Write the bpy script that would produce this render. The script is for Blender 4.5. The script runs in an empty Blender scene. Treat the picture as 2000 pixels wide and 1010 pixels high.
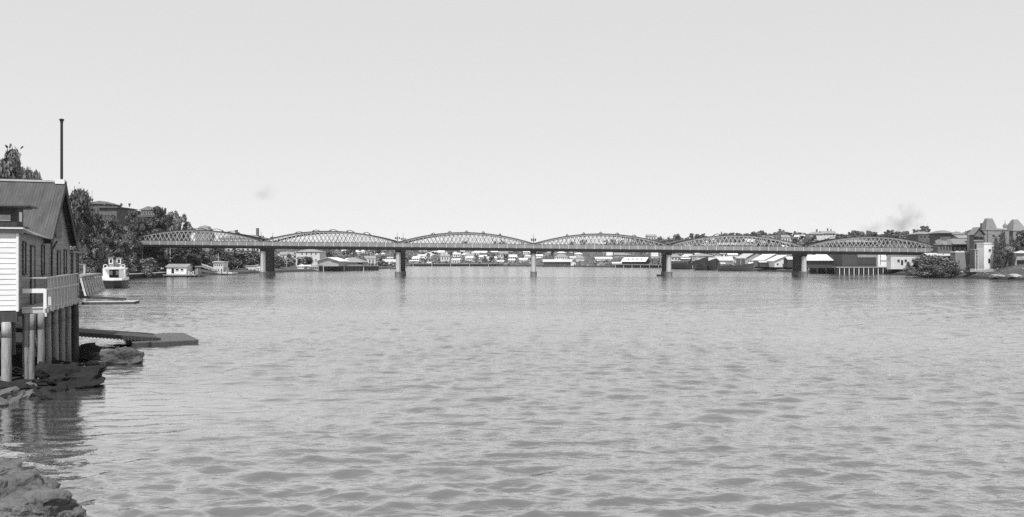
import bpy, math, random
import numpy as np
from mathutils import Vector, Matrix, noise as mnoise

sc = bpy.context.scene
COL = sc.collection
R = math.radians

# ------------------------------------------------------------------ camera, sky, sun, exposure
FP, CX, CY, CAMZ = 1670.0, 1042.0, 507.0, 6.6        # focal length and principal point in photograph pixels
cam = bpy.data.objects.new('camera', bpy.data.cameras.new('camera'))
COL.objects.link(cam)
cam.location = (0, 0, CAMZ)
cam.rotation_euler = (R(90), 0, 0)
cam.data.sensor_width = 36
cam.data.lens = 36 * FP / 2000
cam.data.shift_x = -0.021
cam.data.shift_y = 0.001
cam.data.clip_start = 0.2
cam.data.clip_end = 9000
sc.camera = cam

SUN_EL, SUN_TH = 57.0, 10.0                            # elevation; degrees to the left of straight behind the camera
sd = Vector((-math.sin(R(SUN_TH)) * math.cos(R(SUN_EL)), -math.cos(R(SUN_TH)) * math.cos(R(SUN_EL)), math.sin(R(SUN_EL))))
w = bpy.data.worlds.new('World')
sc.world = w
w.use_nodes = True
nt = w.node_tree
bg = nt.nodes['Background']
sky = nt.nodes.new('ShaderNodeTexSky')
sky.sky_type = 'NISHITA'
sky.sun_disc = False
sky.sun_elevation = R(SUN_EL)
sky.sun_rotation = math.atan2(sd.x, sd.y)
sky.air_density = 0.5
sky.dust_density = 0.0
sky.ozone_density = 1.0
bw = nt.nodes.new('ShaderNodeSeparateColor')           # a blue-sensitive black and white plate
nt.links.new(sky.outputs[0], bw.inputs[0])
pw = nt.nodes.new('ShaderNodeMath'); pw.operation = 'POWER'
nt.links.new(bw.outputs[1], pw.inputs[0]); pw.inputs[1].default_value = 0.13
ml = nt.nodes.new('ShaderNodeMath'); ml.operation = 'MULTIPLY'
nt.links.new(pw.outputs[0], ml.inputs[0]); ml.inputs[1].default_value = 6.15
zf = nt.nodes.new('ShaderNodeMath'); zf.operation = 'MULTIPLY'; zf.use_clamp = True
nt.links.new(bw.outputs[1], zf.inputs[0]); zf.inputs[1].default_value = 1.0
zp = nt.nodes.new('ShaderNodeMath'); zp.operation = 'POWER'; nt.links.new(zf.outputs[0], zp.inputs[0]); zp.inputs[1].default_value = 0.8
zm = nt.nodes.new('ShaderNodeMath'); zm.operation = 'MULTIPLY'; nt.links.new(ml.outputs[0], zm.inputs[0]); nt.links.new(zp.outputs[0], zm.inputs[1])
nt.links.new(zm.outputs[0], bg.inputs[0])
bg.inputs[1].default_value = 0.10
sun = bpy.data.objects.new('sun', bpy.data.lights.new('sun', 'SUN'))
COL.objects.link(sun)
sun.data.energy = 5.0
sun.data.angle = R(0.5)
sun.data.color = (1, 1, 1)
sun.rotation_euler = (-sd).to_track_quat('-Z', 'Y').to_euler()
sun.location = (0, 0, 60)
vs = sc.view_settings
vs.view_transform = 'Standard'; vs.look = 'None'; vs.exposure = 0.15; vs.gamma = 1.0; vs.use_curve_mapping = False
sc.cycles.use_denoising = False
sc.cycles.max_bounces = 6
sc.cycles.transparent_max_bounces = 8

# ------------------------------------------------------------------ pixel helpers (photograph pixel + distance -> metres)
def X(px, Y): return (px - CX) / FP * Y
def Z(py, Y): return CAMZ - (py - CY) / FP * Y
def YW(py, z=0.0): return (CAMZ - z) * FP / (py - CY)

# ------------------------------------------------------------------ materials (a black and white photograph: greys)
def mat(name, v, var=0.18, scale=1.2, rough=0.8, bump=0.0, bscale=8.0, stretch=(1, 1, 1), spots=None, spec=0.3, island=0.0, metal=0.0):
    m = bpy.data.materials.new(name)
    m.use_nodes = True
    n, l = m.node_tree.nodes, m.node_tree.links
    b = n['Principled BSDF']
    tc = n.new('ShaderNodeTexCoord')
    mp = n.new('ShaderNodeMapping'); mp.inputs['Scale'].default_value = stretch
    l.new(tc.outputs['Object'], mp.inputs[0])
    t = n.new('ShaderNodeTexNoise'); t.inputs['Scale'].default_value = scale; t.inputs['Detail'].default_value = 5; t.inputs['Roughness'].default_value = 0.65
    l.new(mp.outputs[0], t.inputs['Vector'])
    r = n.new('ShaderNodeMapRange')
    r.inputs[1].default_value = 0.25; r.inputs[2].default_value = 0.75
    r.inputs[3].default_value = v * (1 - var); r.inputs[4].default_value = v * (1 + var)
    l.new(t.outputs[0], r.inputs[0])
    out = r.outputs[0]
    if island:
        g = n.new('ShaderNodeNewGeometry')
        q = n.new('ShaderNodeMapRange'); q.inputs[3].default_value = 1 - island; q.inputs[4].default_value = 1 + island
        l.new(g.outputs['Random Per Island'], q.inputs[0])
        mu = n.new('ShaderNodeMath'); mu.operation = 'MULTIPLY'
        l.new(out, mu.inputs[0]); l.new(q.outputs[0], mu.inputs[1]); out = mu.outputs[0]
    if spots:
        sv, ss, th = spots
        s = n.new('ShaderNodeTexNoise'); s.inputs['Scale'].default_value = ss; s.inputs['Detail'].default_value = 6; s.inputs['Roughness'].default_value = 0.7
        l.new(mp.outputs[0], s.inputs['Vector'])
        sr = n.new('ShaderNodeMapRange'); sr.inputs[1].default_value = th; sr.inputs[2].default_value = th + 0.07
        l.new(s.outputs[0], sr.inputs[0])
        mx = n.new('ShaderNodeMix'); mx.data_type = 'FLOAT'
        l.new(sr.outputs[0], mx.inputs[0]); l.new(out, mx.inputs[2]); mx.inputs[3].default_value = sv
        out = mx.outputs[0]
    l.new(out, b.inputs['Base Color'])
    b.inputs['Roughness'].default_value = rough
    b.inputs['Specular IOR Level'].default_value = spec
    b.inputs['Metallic'].default_value = metal
    if bump:
        t2 = n.new('ShaderNodeTexNoise'); t2.inputs['Scale'].default_value = bscale; t2.inputs['Detail'].default_value = 6
        l.new(mp.outputs[0], t2.inputs['Vector'])
        bn = n.new('ShaderNodeBump'); bn.inputs['Strength'].default_value = bump; bn.inputs['Distance'].default_value = 0.1
        l.new(t2.outputs[0], bn.inputs['Height']); l.new(bn.outputs[0], b.inputs['Normal'])
    return m

M = {}
M['white'] = mat('white_paint', 0.62, 0.10, 0.6, 0.6, spots=(0.5, 2.0, 0.66))
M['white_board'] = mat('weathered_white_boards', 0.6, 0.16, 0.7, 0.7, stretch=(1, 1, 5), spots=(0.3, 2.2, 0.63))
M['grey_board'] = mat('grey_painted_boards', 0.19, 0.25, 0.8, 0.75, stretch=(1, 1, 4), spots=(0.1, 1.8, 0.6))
M['pale'] = mat('pale_render', 0.5, 0.14, 0.5, 0.8, spots=(0.34, 0.8, 0.63))
M['mid'] = mat('mid_grey_boards', 0.26, 0.2, 0.5, 0.8, stretch=(3, 3, .5))
M['brick'] = mat('dark_brick', 0.11, 0.25, 0.6, 0.85, spots=(0.17, 1.1, 0.6))
M['brick_mid'] = mat('weathered_brick', 0.2, 0.2, 0.5, 0.85, spots=(0.13, 0.7, 0.62))
M['timber'] = mat('weathered_timber', 0.2, 0.3, 1.2, 0.85, bump=0.3, stretch=(6, 6, .7))
M['dark_board'] = mat('dark_weathered_boards', 0.055, 0.35, 1.2, 0.85, stretch=(6, 6, .5))
M['wet_timber'] = mat('damp_grey_timber', 0.095, 0.35, 1.2, 0.85, stretch=(5, 5, .7))
M['timber_light'] = mat('sunbleached_timber', 0.42, 0.22, 1.2, 0.85, stretch=(5, 5, .7))
M['timber_dark'] = mat('tarred_timber', 0.045, 0.4, 1.5, 0.8, stretch=(5, 5, .6))
M['pile'] = mat('bare_timber_pile', 0.3, 0.3, 1.6, 0.85, bump=0.5, bscale=5, stretch=(5, 5, .5), spots=(0.12, 1.0, 0.62))
M['pile_grey'] = mat('grey_timber_pile', 0.2, 0.3, 1.6, 0.85, bump=0.5, bscale=5, stretch=(5, 5, .5), spots=(0.1, 1.0, 0.62))
M['roof_iron'] = mat('corrugated_iron_roof', 0.075, 0.35, 0.9, 0.8, stretch=(2.5, .6, .6), spots=(0.3, 2.6, 0.655), spec=.15)
M['roof_dark'] = mat('dark_roof', 0.09, 0.25, 0.5, 0.75, stretch=(3, 1, 1))
M['roof_mid'] = mat('grey_iron_roof', 0.22, 0.2, 0.4, 0.7, stretch=(3, 1, 1))
M['roof_pale'] = mat('pale_iron_roof', 0.42, 0.16, 0.4, 0.65, stretch=(3, 1, 1))
M['roof_white'] = mat('white_iron_roof', 0.6, 0.14, 0.5, 0.6, stretch=(3, 1, 1), spots=(0.36, .5, .64))
M['slate'] = mat('slate_roof', 0.17, 0.2, 0.9, 0.7, spots=(0.1, 2, 0.6))
M['black'] = mat('dark_opening', 0.012, 0.3, 1, 0.6)
M['glass'] = mat('dark_glass', 0.03, 0.3, 0.7, 0.12, spec=0.5)
M['pane_pale'] = mat('reflecting_pane', 0.3, 0.2, 0.7, 0.15, spec=0.5)
M['iron_paint'] = mat('pale_painted_iron', 0.31, 0.2, 0.35, 0.55, spots=(0.2, 1.2, 0.64))
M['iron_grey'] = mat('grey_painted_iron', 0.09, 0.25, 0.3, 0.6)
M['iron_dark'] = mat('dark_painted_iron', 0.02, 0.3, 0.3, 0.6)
M['parapet'] = mat('grey_parapet_iron', 0.19, 0.22, 0.35, 0.6, spots=(0.3, 1.1, 0.66))
M['pier'] = mat('pale_pier_casing', 0.34, 0.2, 0.35, 0.75, stretch=(2, 2, .4), spots=(0.28, .7, 0.58))
M['pier_base'] = mat('tide_stained_pier', 0.12, 0.3, 0.6, 0.8, spots=(0.28, 0.7, 0.62))
M['rock'] = mat('river_rock', 0.11, 0.55, 1.6, 0.95, bump=1.0, bscale=7, spots=(0.035, 1.8, 0.55), spec=.15)
M['reef'] = mat('drying_reef_rock', 0.085, 0.5, 1.6, 0.95, bump=1.0, bscale=6, spots=(0.05, 1.6, 0.54), spec=.15)
M['rock_dark'] = mat('wet_shaded_rock', 0.012, 0.4, 1.3, 0.9, bump=0.9, bscale=5)  # wet black, and also carries the shade below the boathouse as colour
M['leaf'] = mat('mid_green_leaves', 0.135, 0.4, 0.35, 0.75, island=0.65)
M['leaf_dark'] = mat('dark_leaves', 0.085, 0.4, 0.35, 0.75, island=0.65)
M['leaf_pale'] = mat('pale_leaves', 0.19, 0.3, 0.35, 0.75, island=0.6)
M['dry_grass'] = mat('dry_grass', 0.17, 0.35, 0.1, 0.9, island=0.5)
M['shore_rock'] = mat('pale_shore_rock', 0.3, 0.3, .8, 0.9, bump=.6, bscale=4, spots=(0.14, 1, .58))
M['bark'] = mat('grey_bark', 0.1, 0.3, 1.5, 0.9, stretch=(4, 4, .8))
M['hull_black'] = mat('black_hull_paint', 0.03, 0.3, 0.5, 0.5)
M['skin'] = mat('skin', 0.3, 0.1, 3, 0.6)

def ground_mat():
    m = mat('grass_and_earth', 0.085, 0.45, 0.08, 0.95, bump=0.4, bscale=1.5, spots=(0.17, 0.12, 0.62), spec=0.1)
    n, l = m.node_tree.nodes, m.node_tree.links
    b = n['Principled BSDF']; src = b.inputs['Base Color'].links[0].from_socket
    g = n.new('ShaderNodeNewGeometry'); sp = n.new('ShaderNodeSeparateXYZ'); l.new(g.outputs['Position'], sp.inputs[0])
    t = n.new('ShaderNodeTexNoise'); t.inputs['Scale'].default_value = .9; t.inputs['Detail'].default_value = 5; l.new(g.outputs['Position'], t.inputs['Vector'])
    ad = n.new('ShaderNodeMath'); ad.operation = 'ADD'; l.new(sp.outputs['Z'], ad.inputs[0]); l.new(t.outputs[0], ad.inputs[1])
    mr = n.new('ShaderNodeMapRange'); l.new(ad.outputs[0], mr.inputs[0]); mr.inputs[1].default_value = 1.2; mr.inputs[2].default_value = 1.8
    mx = n.new('ShaderNodeMix'); mx.data_type = 'FLOAT'; l.new(mr.outputs[0], mx.inputs[0]); mx.inputs[2].default_value = 0.03; l.new(src, mx.inputs[3])
    l.new(mx.outputs[0], b.inputs['Base Color'])
    return m
M['ground'] = ground_mat()

def water_mat():
    m = bpy.data.materials.new('muddy_river_water')
    m.use_nodes = True
    n, l = m.node_tree.nodes, m.node_tree.links
    b = n['Principled BSDF']
    b.inputs['Base Color'].default_value = (0.085, 0.085, 0.085, 1)
    b.inputs['Roughness'].default_value = 0.16
    b.inputs['IOR'].default_value = 2.7
    tc = n.new('ShaderNodeTexCoord')
    def layer(scale, sx, sy, rz, detail):
        mp = n.new('ShaderNodeMapping'); mp.inputs['Scale'].default_value = (sx, sy, 1); mp.inputs['Rotation'].default_value = (0, 0, rz)
        l.new(tc.outputs['Object'], mp.inputs[0])
        t = n.new('ShaderNodeTexNoise'); t.inputs['Scale'].default_value = scale; t.inputs['Detail'].default_value = detail; t.inputs['Roughness'].default_value = 0.55
        l.new(mp.outputs[0], t.inputs['Vector'])
        return t.outputs[0]
    def math_(op, a, bb):
        q = n.new('ShaderNodeMath'); q.operation = op
        for k, s in enumerate((a, bb)):
            if isinstance(s, (int, float)): q.inputs[k].default_value = s
            else: l.new(s, q.inputs[k])
        return q.outputs[0]
    a = layer(1.1, 0.45, 1.0, 0.1, 4)
    c = layer(2.6, 0.5, 1.0, -0.25, 3)
    d = layer(0.22, 0.45, 1.0, 0.2, 3)
    e = layer(7.0, 0.6, 1.0, 0.4, 2)
    wind = layer(0.03, 0.35, 1.0, 0.05, 3)
    wr = n.new('ShaderNodeMapRange'); l.new(wind, wr.inputs[0]); wr.inputs[1].default_value = 0.38; wr.inputs[2].default_value = 0.62; wr.inputs[3].default_value = 0.5; wr.inputs[4].default_value = 1.25
    h = math_('ADD', math_('ADD', math_('MULTIPLY', a, 1.0), math_('MULTIPLY', c, 0.36)), math_('MULTIPLY', math_('ADD', d, math_('MULTIPLY', e, 0.045)), 2.6))
    h = math_('MULTIPLY', h, wr.outputs[0])
    vd = n.new('ShaderNodeVectorMath'); vd.operation = 'DISTANCE'; l.new(tc.outputs['Object'], vd.inputs[0]); vd.inputs[1].default_value = (-26, 36, 0)
    lee = n.new('ShaderNodeMapRange'); l.new(vd.outputs['Value'], lee.inputs[0]); lee.inputs[1].default_value = 7; lee.inputs[2].default_value = 17; lee.inputs[3].default_value = 0.22; lee.inputs[4].default_value = 1.0
    h = math_('MULTIPLY', h, lee.outputs[0])
    sy = n.new('ShaderNodeSeparateXYZ'); l.new(tc.outputs['Object'], sy.inputs[0])
    op = n.new('ShaderNodeMapRange'); l.new(sy.outputs['Y'], op.inputs[0]); op.inputs[1].default_value = 90; op.inputs[2].default_value = 260; op.inputs[3].default_value = 1.0; op.inputs[4].default_value = 1.5     # choppier out in the open reach
    h = math_('MULTIPLY', h, op.outputs[0])
    bn = n.new('ShaderNodeBump'); bn.inputs['Strength'].default_value = 1.0; bn.inputs['Distance'].default_value = WATER_BUMP
    l.new(h, bn.inputs['Height'])
    n.remove(b)
    df = n.new('ShaderNodeBsdfDiffuse'); df.inputs['Color'].default_value = (0.075, 0.075, 0.075, 1); l.new(bn.outputs[0], df.inputs['Normal'])
    gl = n.new('ShaderNodeBsdfGlossy'); gl.inputs['Color'].default_value = (.96, .96, .96, 1); gl.inputs['Roughness'].default_value = 0.1; l.new(bn.outputs[0], gl.inputs['Normal'])
    lw = n.new('ShaderNodeLayerWeight'); lw.inputs['Blend'].default_value = 0.5; l.new(bn.outputs[0], lw.inputs['Normal'])
    fp = math_('MULTIPLY', math_('POWER', lw.outputs['Facing'], 1.12), 0.98)
    mxs = n.new('ShaderNodeMixShader'); l.new(fp, mxs.inputs[0]); l.new(df.outputs[0], mxs.inputs[1]); l.new(gl.outputs[0], mxs.inputs[2])
    l.new(mxs.outputs[0], n['Material Output'].inputs['Surface'])
    return m
WATER_BUMP = 0.16
M['water'] = water_mat()

# ------------------------------------------------------------------ mesh builder
class MB:
    def __init__(s): s.v = []; s.f = []
    def add(s, vs_, fs):
        o = len(s.v); s.v += [tuple(p) for p in vs_]; s.f += [tuple(i + o for i in f) for f in fs]; return s
    def box(s, x0, x1, y0, y1, z0, z1):
        return s.add([(x0, y0, z0), (x1, y0, z0), (x1, y1, z0), (x0, y1, z0), (x0, y0, z1), (x1, y0, z1), (x1, y1, z1), (x0, y1, z1)],
                     [(3, 2, 1, 0), (4, 5, 6, 7), (0, 1, 5, 4), (1, 2, 6, 5), (2, 3, 7, 6), (3, 0, 4, 7)])
    def bar(s, p, q, w_, h_, up=(0, 0, 1)):
        p, q = Vector(p), Vector(q); d = (q - p).normalized(); u = Vector(up)
        if abs(d.dot(u)) > 0.98: u = Vector((0, 1, 0))
        a = d.cross(u).normalized(); b = a.cross(d).normalized()
        a *= w_ / 2; b *= h_ / 2
        vs_ = [p - a - b, p + a - b, p + a + b, p - a + b, q - a - b, q + a - b, q + a + b, q - a + b]
        return s.add(vs_, [(3, 2, 1, 0), (4, 5, 6, 7), (0, 1, 5, 4), (1, 2, 6, 5), (2, 3, 7, 6), (3, 0, 4, 7)])
    def tube(s, p, q, r0, r1, n=10, caps=True):
        p, q = Vector(p), Vector(q); d = (q - p).normalized(); u = Vector((0, 0, 1)) if abs(d.z) < 0.95 else Vector((1, 0, 0))
        a = d.cross(u).normalized(); b = d.cross(a).normalized()
        vs_ = []
        for c, r in ((p, r0), (q, r1)):
            for k in range(n):
                t = 2 * math.pi * k / n; vs_.append(c + a * (r * math.cos(t)) + b * (r * math.sin(t)))
        fs = [(k, (k + 1) % n, n + (k + 1) % n, n + k) for k in range(n)]
        if caps: fs += [tuple(range(n - 1, -1, -1)), tuple(range(n, 2 * n))]
        return s.add(vs_, fs)
    def lathe(s, cx, cy, prof, n=12, caps=True):
        vs_ = []; fs = []
        for (r, z) in prof:
            for k in range(n):
                t = 2 * math.pi * (k + .5) / n; vs_.append((cx + r * math.cos(t), cy + r * math.sin(t), z))
        for j in range(len(prof) - 1):
            for k in range(n):
                fs.append((j * n + k, j * n + (k + 1) % n, (j + 1) * n + (k + 1) % n, (j + 1) * n + k))
        if caps: fs += [tuple(range(n - 1, -1, -1)), tuple(range((len(prof) - 1) * n, len(prof) * n))]
        return s.add(vs_, fs)
    def prism(s, poly, axis, a, b):
        """poly of 2D points extruded along axis ('x': points are (y,z); 'y': (x,z); 'z': (x,y))"""
        def P(u, v, t): return (t, u, v) if axis == 'x' else ((u, t, v) if axis == 'y' else (u, v, t))
        n = len(poly)
        vs_ = [P(u, v, a) for u, v in poly] + [P(u, v, b) for u, v in poly]
        fs = [tuple(range(n)), tuple(range(2 * n - 1, n - 1, -1))] + [(k, n + k, n + (k + 1) % n, (k + 1) % n) for k in range(n)]
        return s.add(vs_, fs)
    def slab(s, pts, t):
        """a polygon given thickness t along its normal (downwards)"""
        P = [Vector(p) for p in pts]; nrm = (P[1] - P[0]).cross(P[2] - P[0]).normalized()
        if nrm.z < 0: nrm = -nrm
        Q = [p - nrm * t for p in P]; n = len(P)
        return s.add(P + Q, [tuple(range(n)), tuple(range(2 * n - 1, n - 1, -1))] + [(k, n + k, n + (k + 1) % n, (k + 1) % n) for k in range(n)])
    def mesh(s, name, m, smooth=False):
        me = bpy.data.meshes.new(name); me.from_pydata(s.v, [], s.f); me.update()
        import bmesh
        bm = bmesh.new(); bm.from_mesh(me); bmesh.ops.recalc_face_normals(bm, faces=bm.faces); bm.to_mesh(me); bm.free()
        if m: me.materials.append(m)
        if smooth:
            for p in me.polygons: p.use_smooth = True
        return me
    def build(s, name, m, parent=None, smooth=False, loc=(0, 0, 0), rz=0, label=None):
        o = bpy.data.objects.new(name, s.mesh(name, m, smooth)); COL.objects.link(o)
        o.location = loc; o.rotation_euler = (0, 0, rz)
        if parent: o.parent = parent
        if label: o['label'] = label
        return o

def tag(o, label=None, cat=None, group=None, kind=None):
    if label: o['label'] = label
    if cat: o['category'] = cat
    if group: o['group'] = group
    if kind: o['kind'] = kind
    return o
def thing(name, label, cat, loc=(0, 0, 0), rz=0.0, group=None):
    o = bpy.data.objects.new(name, None); COL.objects.link(o); o.empty_display_size = 0.5
    o.location = loc; o.rotation_euler = (0, 0, rz)
    return tag(o, label, cat, group)
def link(name, data, parent=None, loc=(0, 0, 0), rz=0.0, scale=(1, 1, 1)):
    o = bpy.data.objects.new(name, data); COL.objects.link(o)
    o.location = loc; o.rotation_euler = (0, 0, rz); o.scale = scale
    if parent: o.parent = parent
    return o

# ------------------------------------------------------------------ terrain
LB = [(-60, 6), (0, 3), (10, -4), (18, -9.5), (22, -12), (26, -15.5), (28.5, -18), (30.5, -30), (38.2, -31), (39.5, -23), (45, -24.2), (50, -26), (53, -27.2),
      (60, -33), (75, -43), (100, -58.5), (150, -87), (208, -111), (250, -125), (290, -137.5), (334, -142), (367, -134), (420, -132), (479, -121), (580, -105), (700, -103), (830, -150), (900, -400), (5000, -400)]
RB = [(-60, 176), (250, 160), (280, 150), (325, 150), (345, 154), (380, 155), (441, 137), (540, 119), (648, 100), (760, 45), (830, 0), (860, -100), (5000, -100)]
def lerp(tab, t):
    return np.interp(t, [a for a, b in tab], [b for a, b in tab])
LN_T = [(-40, -4), (-5, -2.2), (-1.5, -.8), (0, 0.0), (4, 1.3), (8, 3.6), (15, 8.6), (28, 12), (45, 13.5), (80, 16.5), (200, 21), (900, 26)]
LF_T = [(-40, -4), (-5, -2.2), (-1, -.6), (0, 0.0), (3, 1.2), (60, 3.4), (140, 9), (260, 18), (500, 27), (900, 30)]
R_T = [(-40, -4), (-5, -2.2), (-1, -.6), (0, 0.0), (3, 1.3), (40, 3.0), (110, 9), (200, 25), (320, 30), (600, 31), (1500, 30)]
F_T = [(-40, -4), (-5, -2.2), (-1, -.6), (0, 0.0), (4, 1.0), (60, 3.6), (150, 8.5), (260, 14.5), (360, 21.5), (520, 28.5), (800, 29), (3000, 26)]
def H(x, y):
    x = np.asarray(x, float); y = np.asarray(y, float)
    dl = (lerp(LB, y) - x) * 0.9
    dr = (x - lerp(RB, y)) * 0.95
    df = y - 848
    hl_n = lerp(LN_T, dl); hl_n = np.where(hl_n > 0, hl_n * (0.3 + 0.7 * np.clip((y - 66) / 50, 0, 1)), hl_n); hl_f = lerp(LF_T, dl)
    t = np.clip((y - 340) / 50, 0, 1); t = t * t * (3 - 2 * t)
    hl = hl_n * (1 - t) + hl_f * t
    hrn = lerp([(-40, -4), (-5, -2.2), (-1, -.6), (0, 0), (2.5, 1.2), (6, 2.2), (12, 4.2), (20, 5.7), (50, 8), (110, 12), (200, 25), (320, 30), (900, 30)], dr)
    t2 = np.clip((y - 335) / 30, 0, 1); hr = lerp(R_T, dr) * t2 + hrn * (1 - t2); hf = lerp(F_T, df)
    h = np.maximum(np.maximum(hl, hr), hf)
    und = 1.6 * np.sin(x * 0.021 + 1.3) * np.cos(y * 0.013) + 1.1 * np.sin(x * 0.047 + y * 0.031)
    return h + und * np.clip((h - 3) / 12, 0, 1)
def Hs(x, y): return float(H(x, y))

def axis(parts):
    out = []
    for a, b, s in parts: out += list(np.arange(a, b, s))
    return np.array(out)
ys = axis([(-60, 12, 6), (12, 64, 0.8), (64, 110, 2), (110, 520, 5), (520, 1100, 10), (1100, 2000, 25), (2000, 6001, 250)])
xs = axis([(-4000, -600, 200), (-600, -220, 14), (-220, -60, 5), (-60, -36, 2), (-36, 4, 0.8), (4, 60, 6), (60, 220, 5), (220, 600, 12), (600, 4001, 200)])
gx, gy = np.meshgrid(xs, ys)
gz = H(gx, gy)
rng = np.random.default_rng(5)
near = ((gx > -40) & (gx < 6) & (gy > 10) & (gy < 66))
gz = gz + near * (0.12 * np.sin(gx * 1.7 + gy * .9) * np.cos(gy * 1.3 - gx * .6) + rng.uniform(-.05, .05, gx.shape))
nx, ny = len(xs), len(ys)
verts = np.stack([gx, gy, gz], -1).reshape(-1, 3)
idx = np.arange(nx * ny).reshape(ny, nx)
quads = np.stack([idx[:-1, :-1], idx[:-1, 1:], idx[1:, 1:], idx[1:, :-1]], -1).reshape(-1, 4)
def np_mesh(name, verts, quads, m, smooth=True):
    me = bpy.data.meshes.new(name)
    me.vertices.add(len(verts)); me.vertices.foreach_set('co', np.asarray(verts, np.float32).ravel())
    k = quads.shape[1]
    me.loops.add(quads.size); me.loops.foreach_set('vertex_index', quads.astype(np.int32).ravel())
    me.polygons.add(len(quads)); me.polygons.foreach_set('loop_start', np.arange(len(quads), dtype=np.int32) * k)
    me.update(calc_edges=True)
    if smooth: me.polygons.foreach_set('use_smooth', np.ones(len(quads), bool))
    me.materials.append(m)
    return me
tag(link('ground', np_mesh('ground', verts, quads, M['ground'])), 'grassy river banks and low hills on both sides of the water', None, None, 'structure')

# ------------------------------------------------------------------ water
rows = np.concatenate([np.linspace(-40, 7, 6), 8 * (160 / 8) ** (np.linspace(0, 1, 880)), 160 * (420 / 160) ** (np.linspace(0, 1, 420))[1:], 420 * (1000 / 420) ** (np.linspace(0, 1, 90))[1:]])
tans = np.concatenate([np.linspace(-3, -.76, 10), np.linspace(-.74, .70, 640), np.linspace(.73, 3, 10)])
wx = np.abs(rows)[:, None] * tans[None, :]
wx[:6] = np.linspace(-1, 1, len(tans))[None, :] * 24
wy = np.repeat(rows[:, None], len(tans), 1)
wz = np.zeros_like(wx)
step = np.gradient(rows)[:, None]
rr = np.random.default_rng(11)
for k in range(64):
    lam = 0.25 * (2.1 / 0.25) ** rr.uniform()
    th = rr.normal(0.12, 0.42)
    amp = 0.0088 * lam ** 0.9
    att = np.clip((lam / step - 3) / 4, 0, 1)
    env = 0.6 + 0.4 * np.sin(wx * rr.uniform(.02, .12) + wy * rr.uniform(.03, .16) + rr.uniform(0, 6))
    ph = 2 * np.pi / lam * (wx * math.sin(th) + wy * math.cos(th)) + rr.uniform(0, 6.28) + 1.6 * np.sin(wx * .13 * rr.uniform(.5, 1.5) + wy * .07 + k)
    s = np.sin(ph)
    wz += amp * att * env * (np.exp(1.1 * s) - 1.33)
shel = np.clip((np.hypot(wx + 26, wy - 36) - 7) / 11, 0.12, 1)                  # calmer in the lee of the bank
wz *= shel
wv = np.stack([wx, wy, wz], -1).reshape(-1, 3)
ii = np.arange(wx.size).reshape(wx.shape)
wq = np.stack([ii[:-1, :-1], ii[:-1, 1:], ii[1:, 1:], ii[1:, :-1]], -1).reshape(-1, 4)
tag(link('water', np_mesh('water', wv, wq, M['water'])), 'wide rippled river water', None, None, 'structure')

# ------------------------------------------------------------------ bridge
SP = 52.9
PX0 = X(512, 333.3)                                           # first pier
PIERS = [PX0 + SP * k for k in range(5)]
BY = 333.3
def sl(x): return -(x + 26) * 0.0098                          # the deck falls to the right
bridge = thing('iron_truss_bridge', 'long iron bridge of six shallow arched lattice spans on pale piers across the river', 'bridge', (0, BY, 0))
XL_, XR_ = PIERS[0] - SP - 3, PIERS[4] + SP + 3
def strip(mb, x0, x1, y0, y1, z0, z1, n=1):
    for k in range(n):
        a = x0 + (x1 - x0) * k / n; b = x0 + (x1 - x0) * (k + 1) / n
        mb.add([(a, y0, z0 + sl(a)), (b, y0, z0 + sl(b)), (b, y1, z0 + sl(b)), (a, y1, z0 + sl(a)), (a, y0, z1 + sl(a)), (b, y0, z1 + sl(b)), (b, y1, z1 + sl(b)), (a, y1, z1 + sl(a))],
               [(3, 2, 1, 0), (4, 5, 6, 7), (0, 1, 5, 4), (1, 2, 6, 5), (2, 3, 7, 6), (3, 0, 4, 7)])
    return mb
strip(MB(), XL_, XR_, -1.5, 14.0, 10.75, 11.15).build('deck', M['iron_dark'], bridge)
gd = MB()
for y in (-0.2, 12.7): strip(gd, XL_, XR_, y - .2, y + .2, 10.15, 10.748)
k = XL_ + 1
while k < XR_:
    strip(gd, k, k + .25, -1.2, 13.7, 10.35, 10.746); k += 3.25
gd.build('girder', M['iron_dark'], bridge)
for y, nm in ((-1.62, 0), (13.98, 1)):
    cb = MB(); strip(cb, XL_, XR_, y, y + .14, 11.0, 11.22); strip(cb, XL_, XR_, y + .02, y + .13, 10.5, 10.62)
    cb.build('cornice', M['iron_dark'], bridge)
pn = MB(); strip(pn, XL_, XR_, -1.44, -1.40, 11.22, 12.75)
for k in range(int((XR_ - XL_) / 0.8)):
    a = XL_ + k * .8
    pn.bar((a, -1.46, 11.25 + sl(a)), (a + .8, -1.46, 12.74 + sl(a)), .03, .07); pn.bar((a + .8, -1.46, 11.25 + sl(a)), (a, -1.46, 12.74 + sl(a)), .03, .07)
pn.build('parapet', M['parapet'], bridge)
pf = MB(); strip(pf, XL_, XR_, 13.9, 13.94, 11.22, 12.75); pf.build('parapet', M['parapet'], bridge)
rl = MB(); strip(rl, XL_, XR_, -1.5, -1.34, 12.75, 12.87); rl.build('handrail', M['iron_grey'], bridge)
rl = MB(); strip(rl, XL_, XR_, 13.84, 14.0, 12.75, 12.87); rl.build('handrail', M['iron_grey'], bridge)
post_me = MB().box(-.065, .065, -1.6, -1.44, 11.225, 12.748).box(-.12, .12, -1.64, -1.45, 11.225, 11.4).mesh('parapet_post', M['pale'])
npost = 95
for k in range(npost):
    a = PIERS[0] - SP + (6 * SP) * k / (npost - 1)
    link('parapet_post', post_me, bridge, (a, 0, sl(a)))

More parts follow.
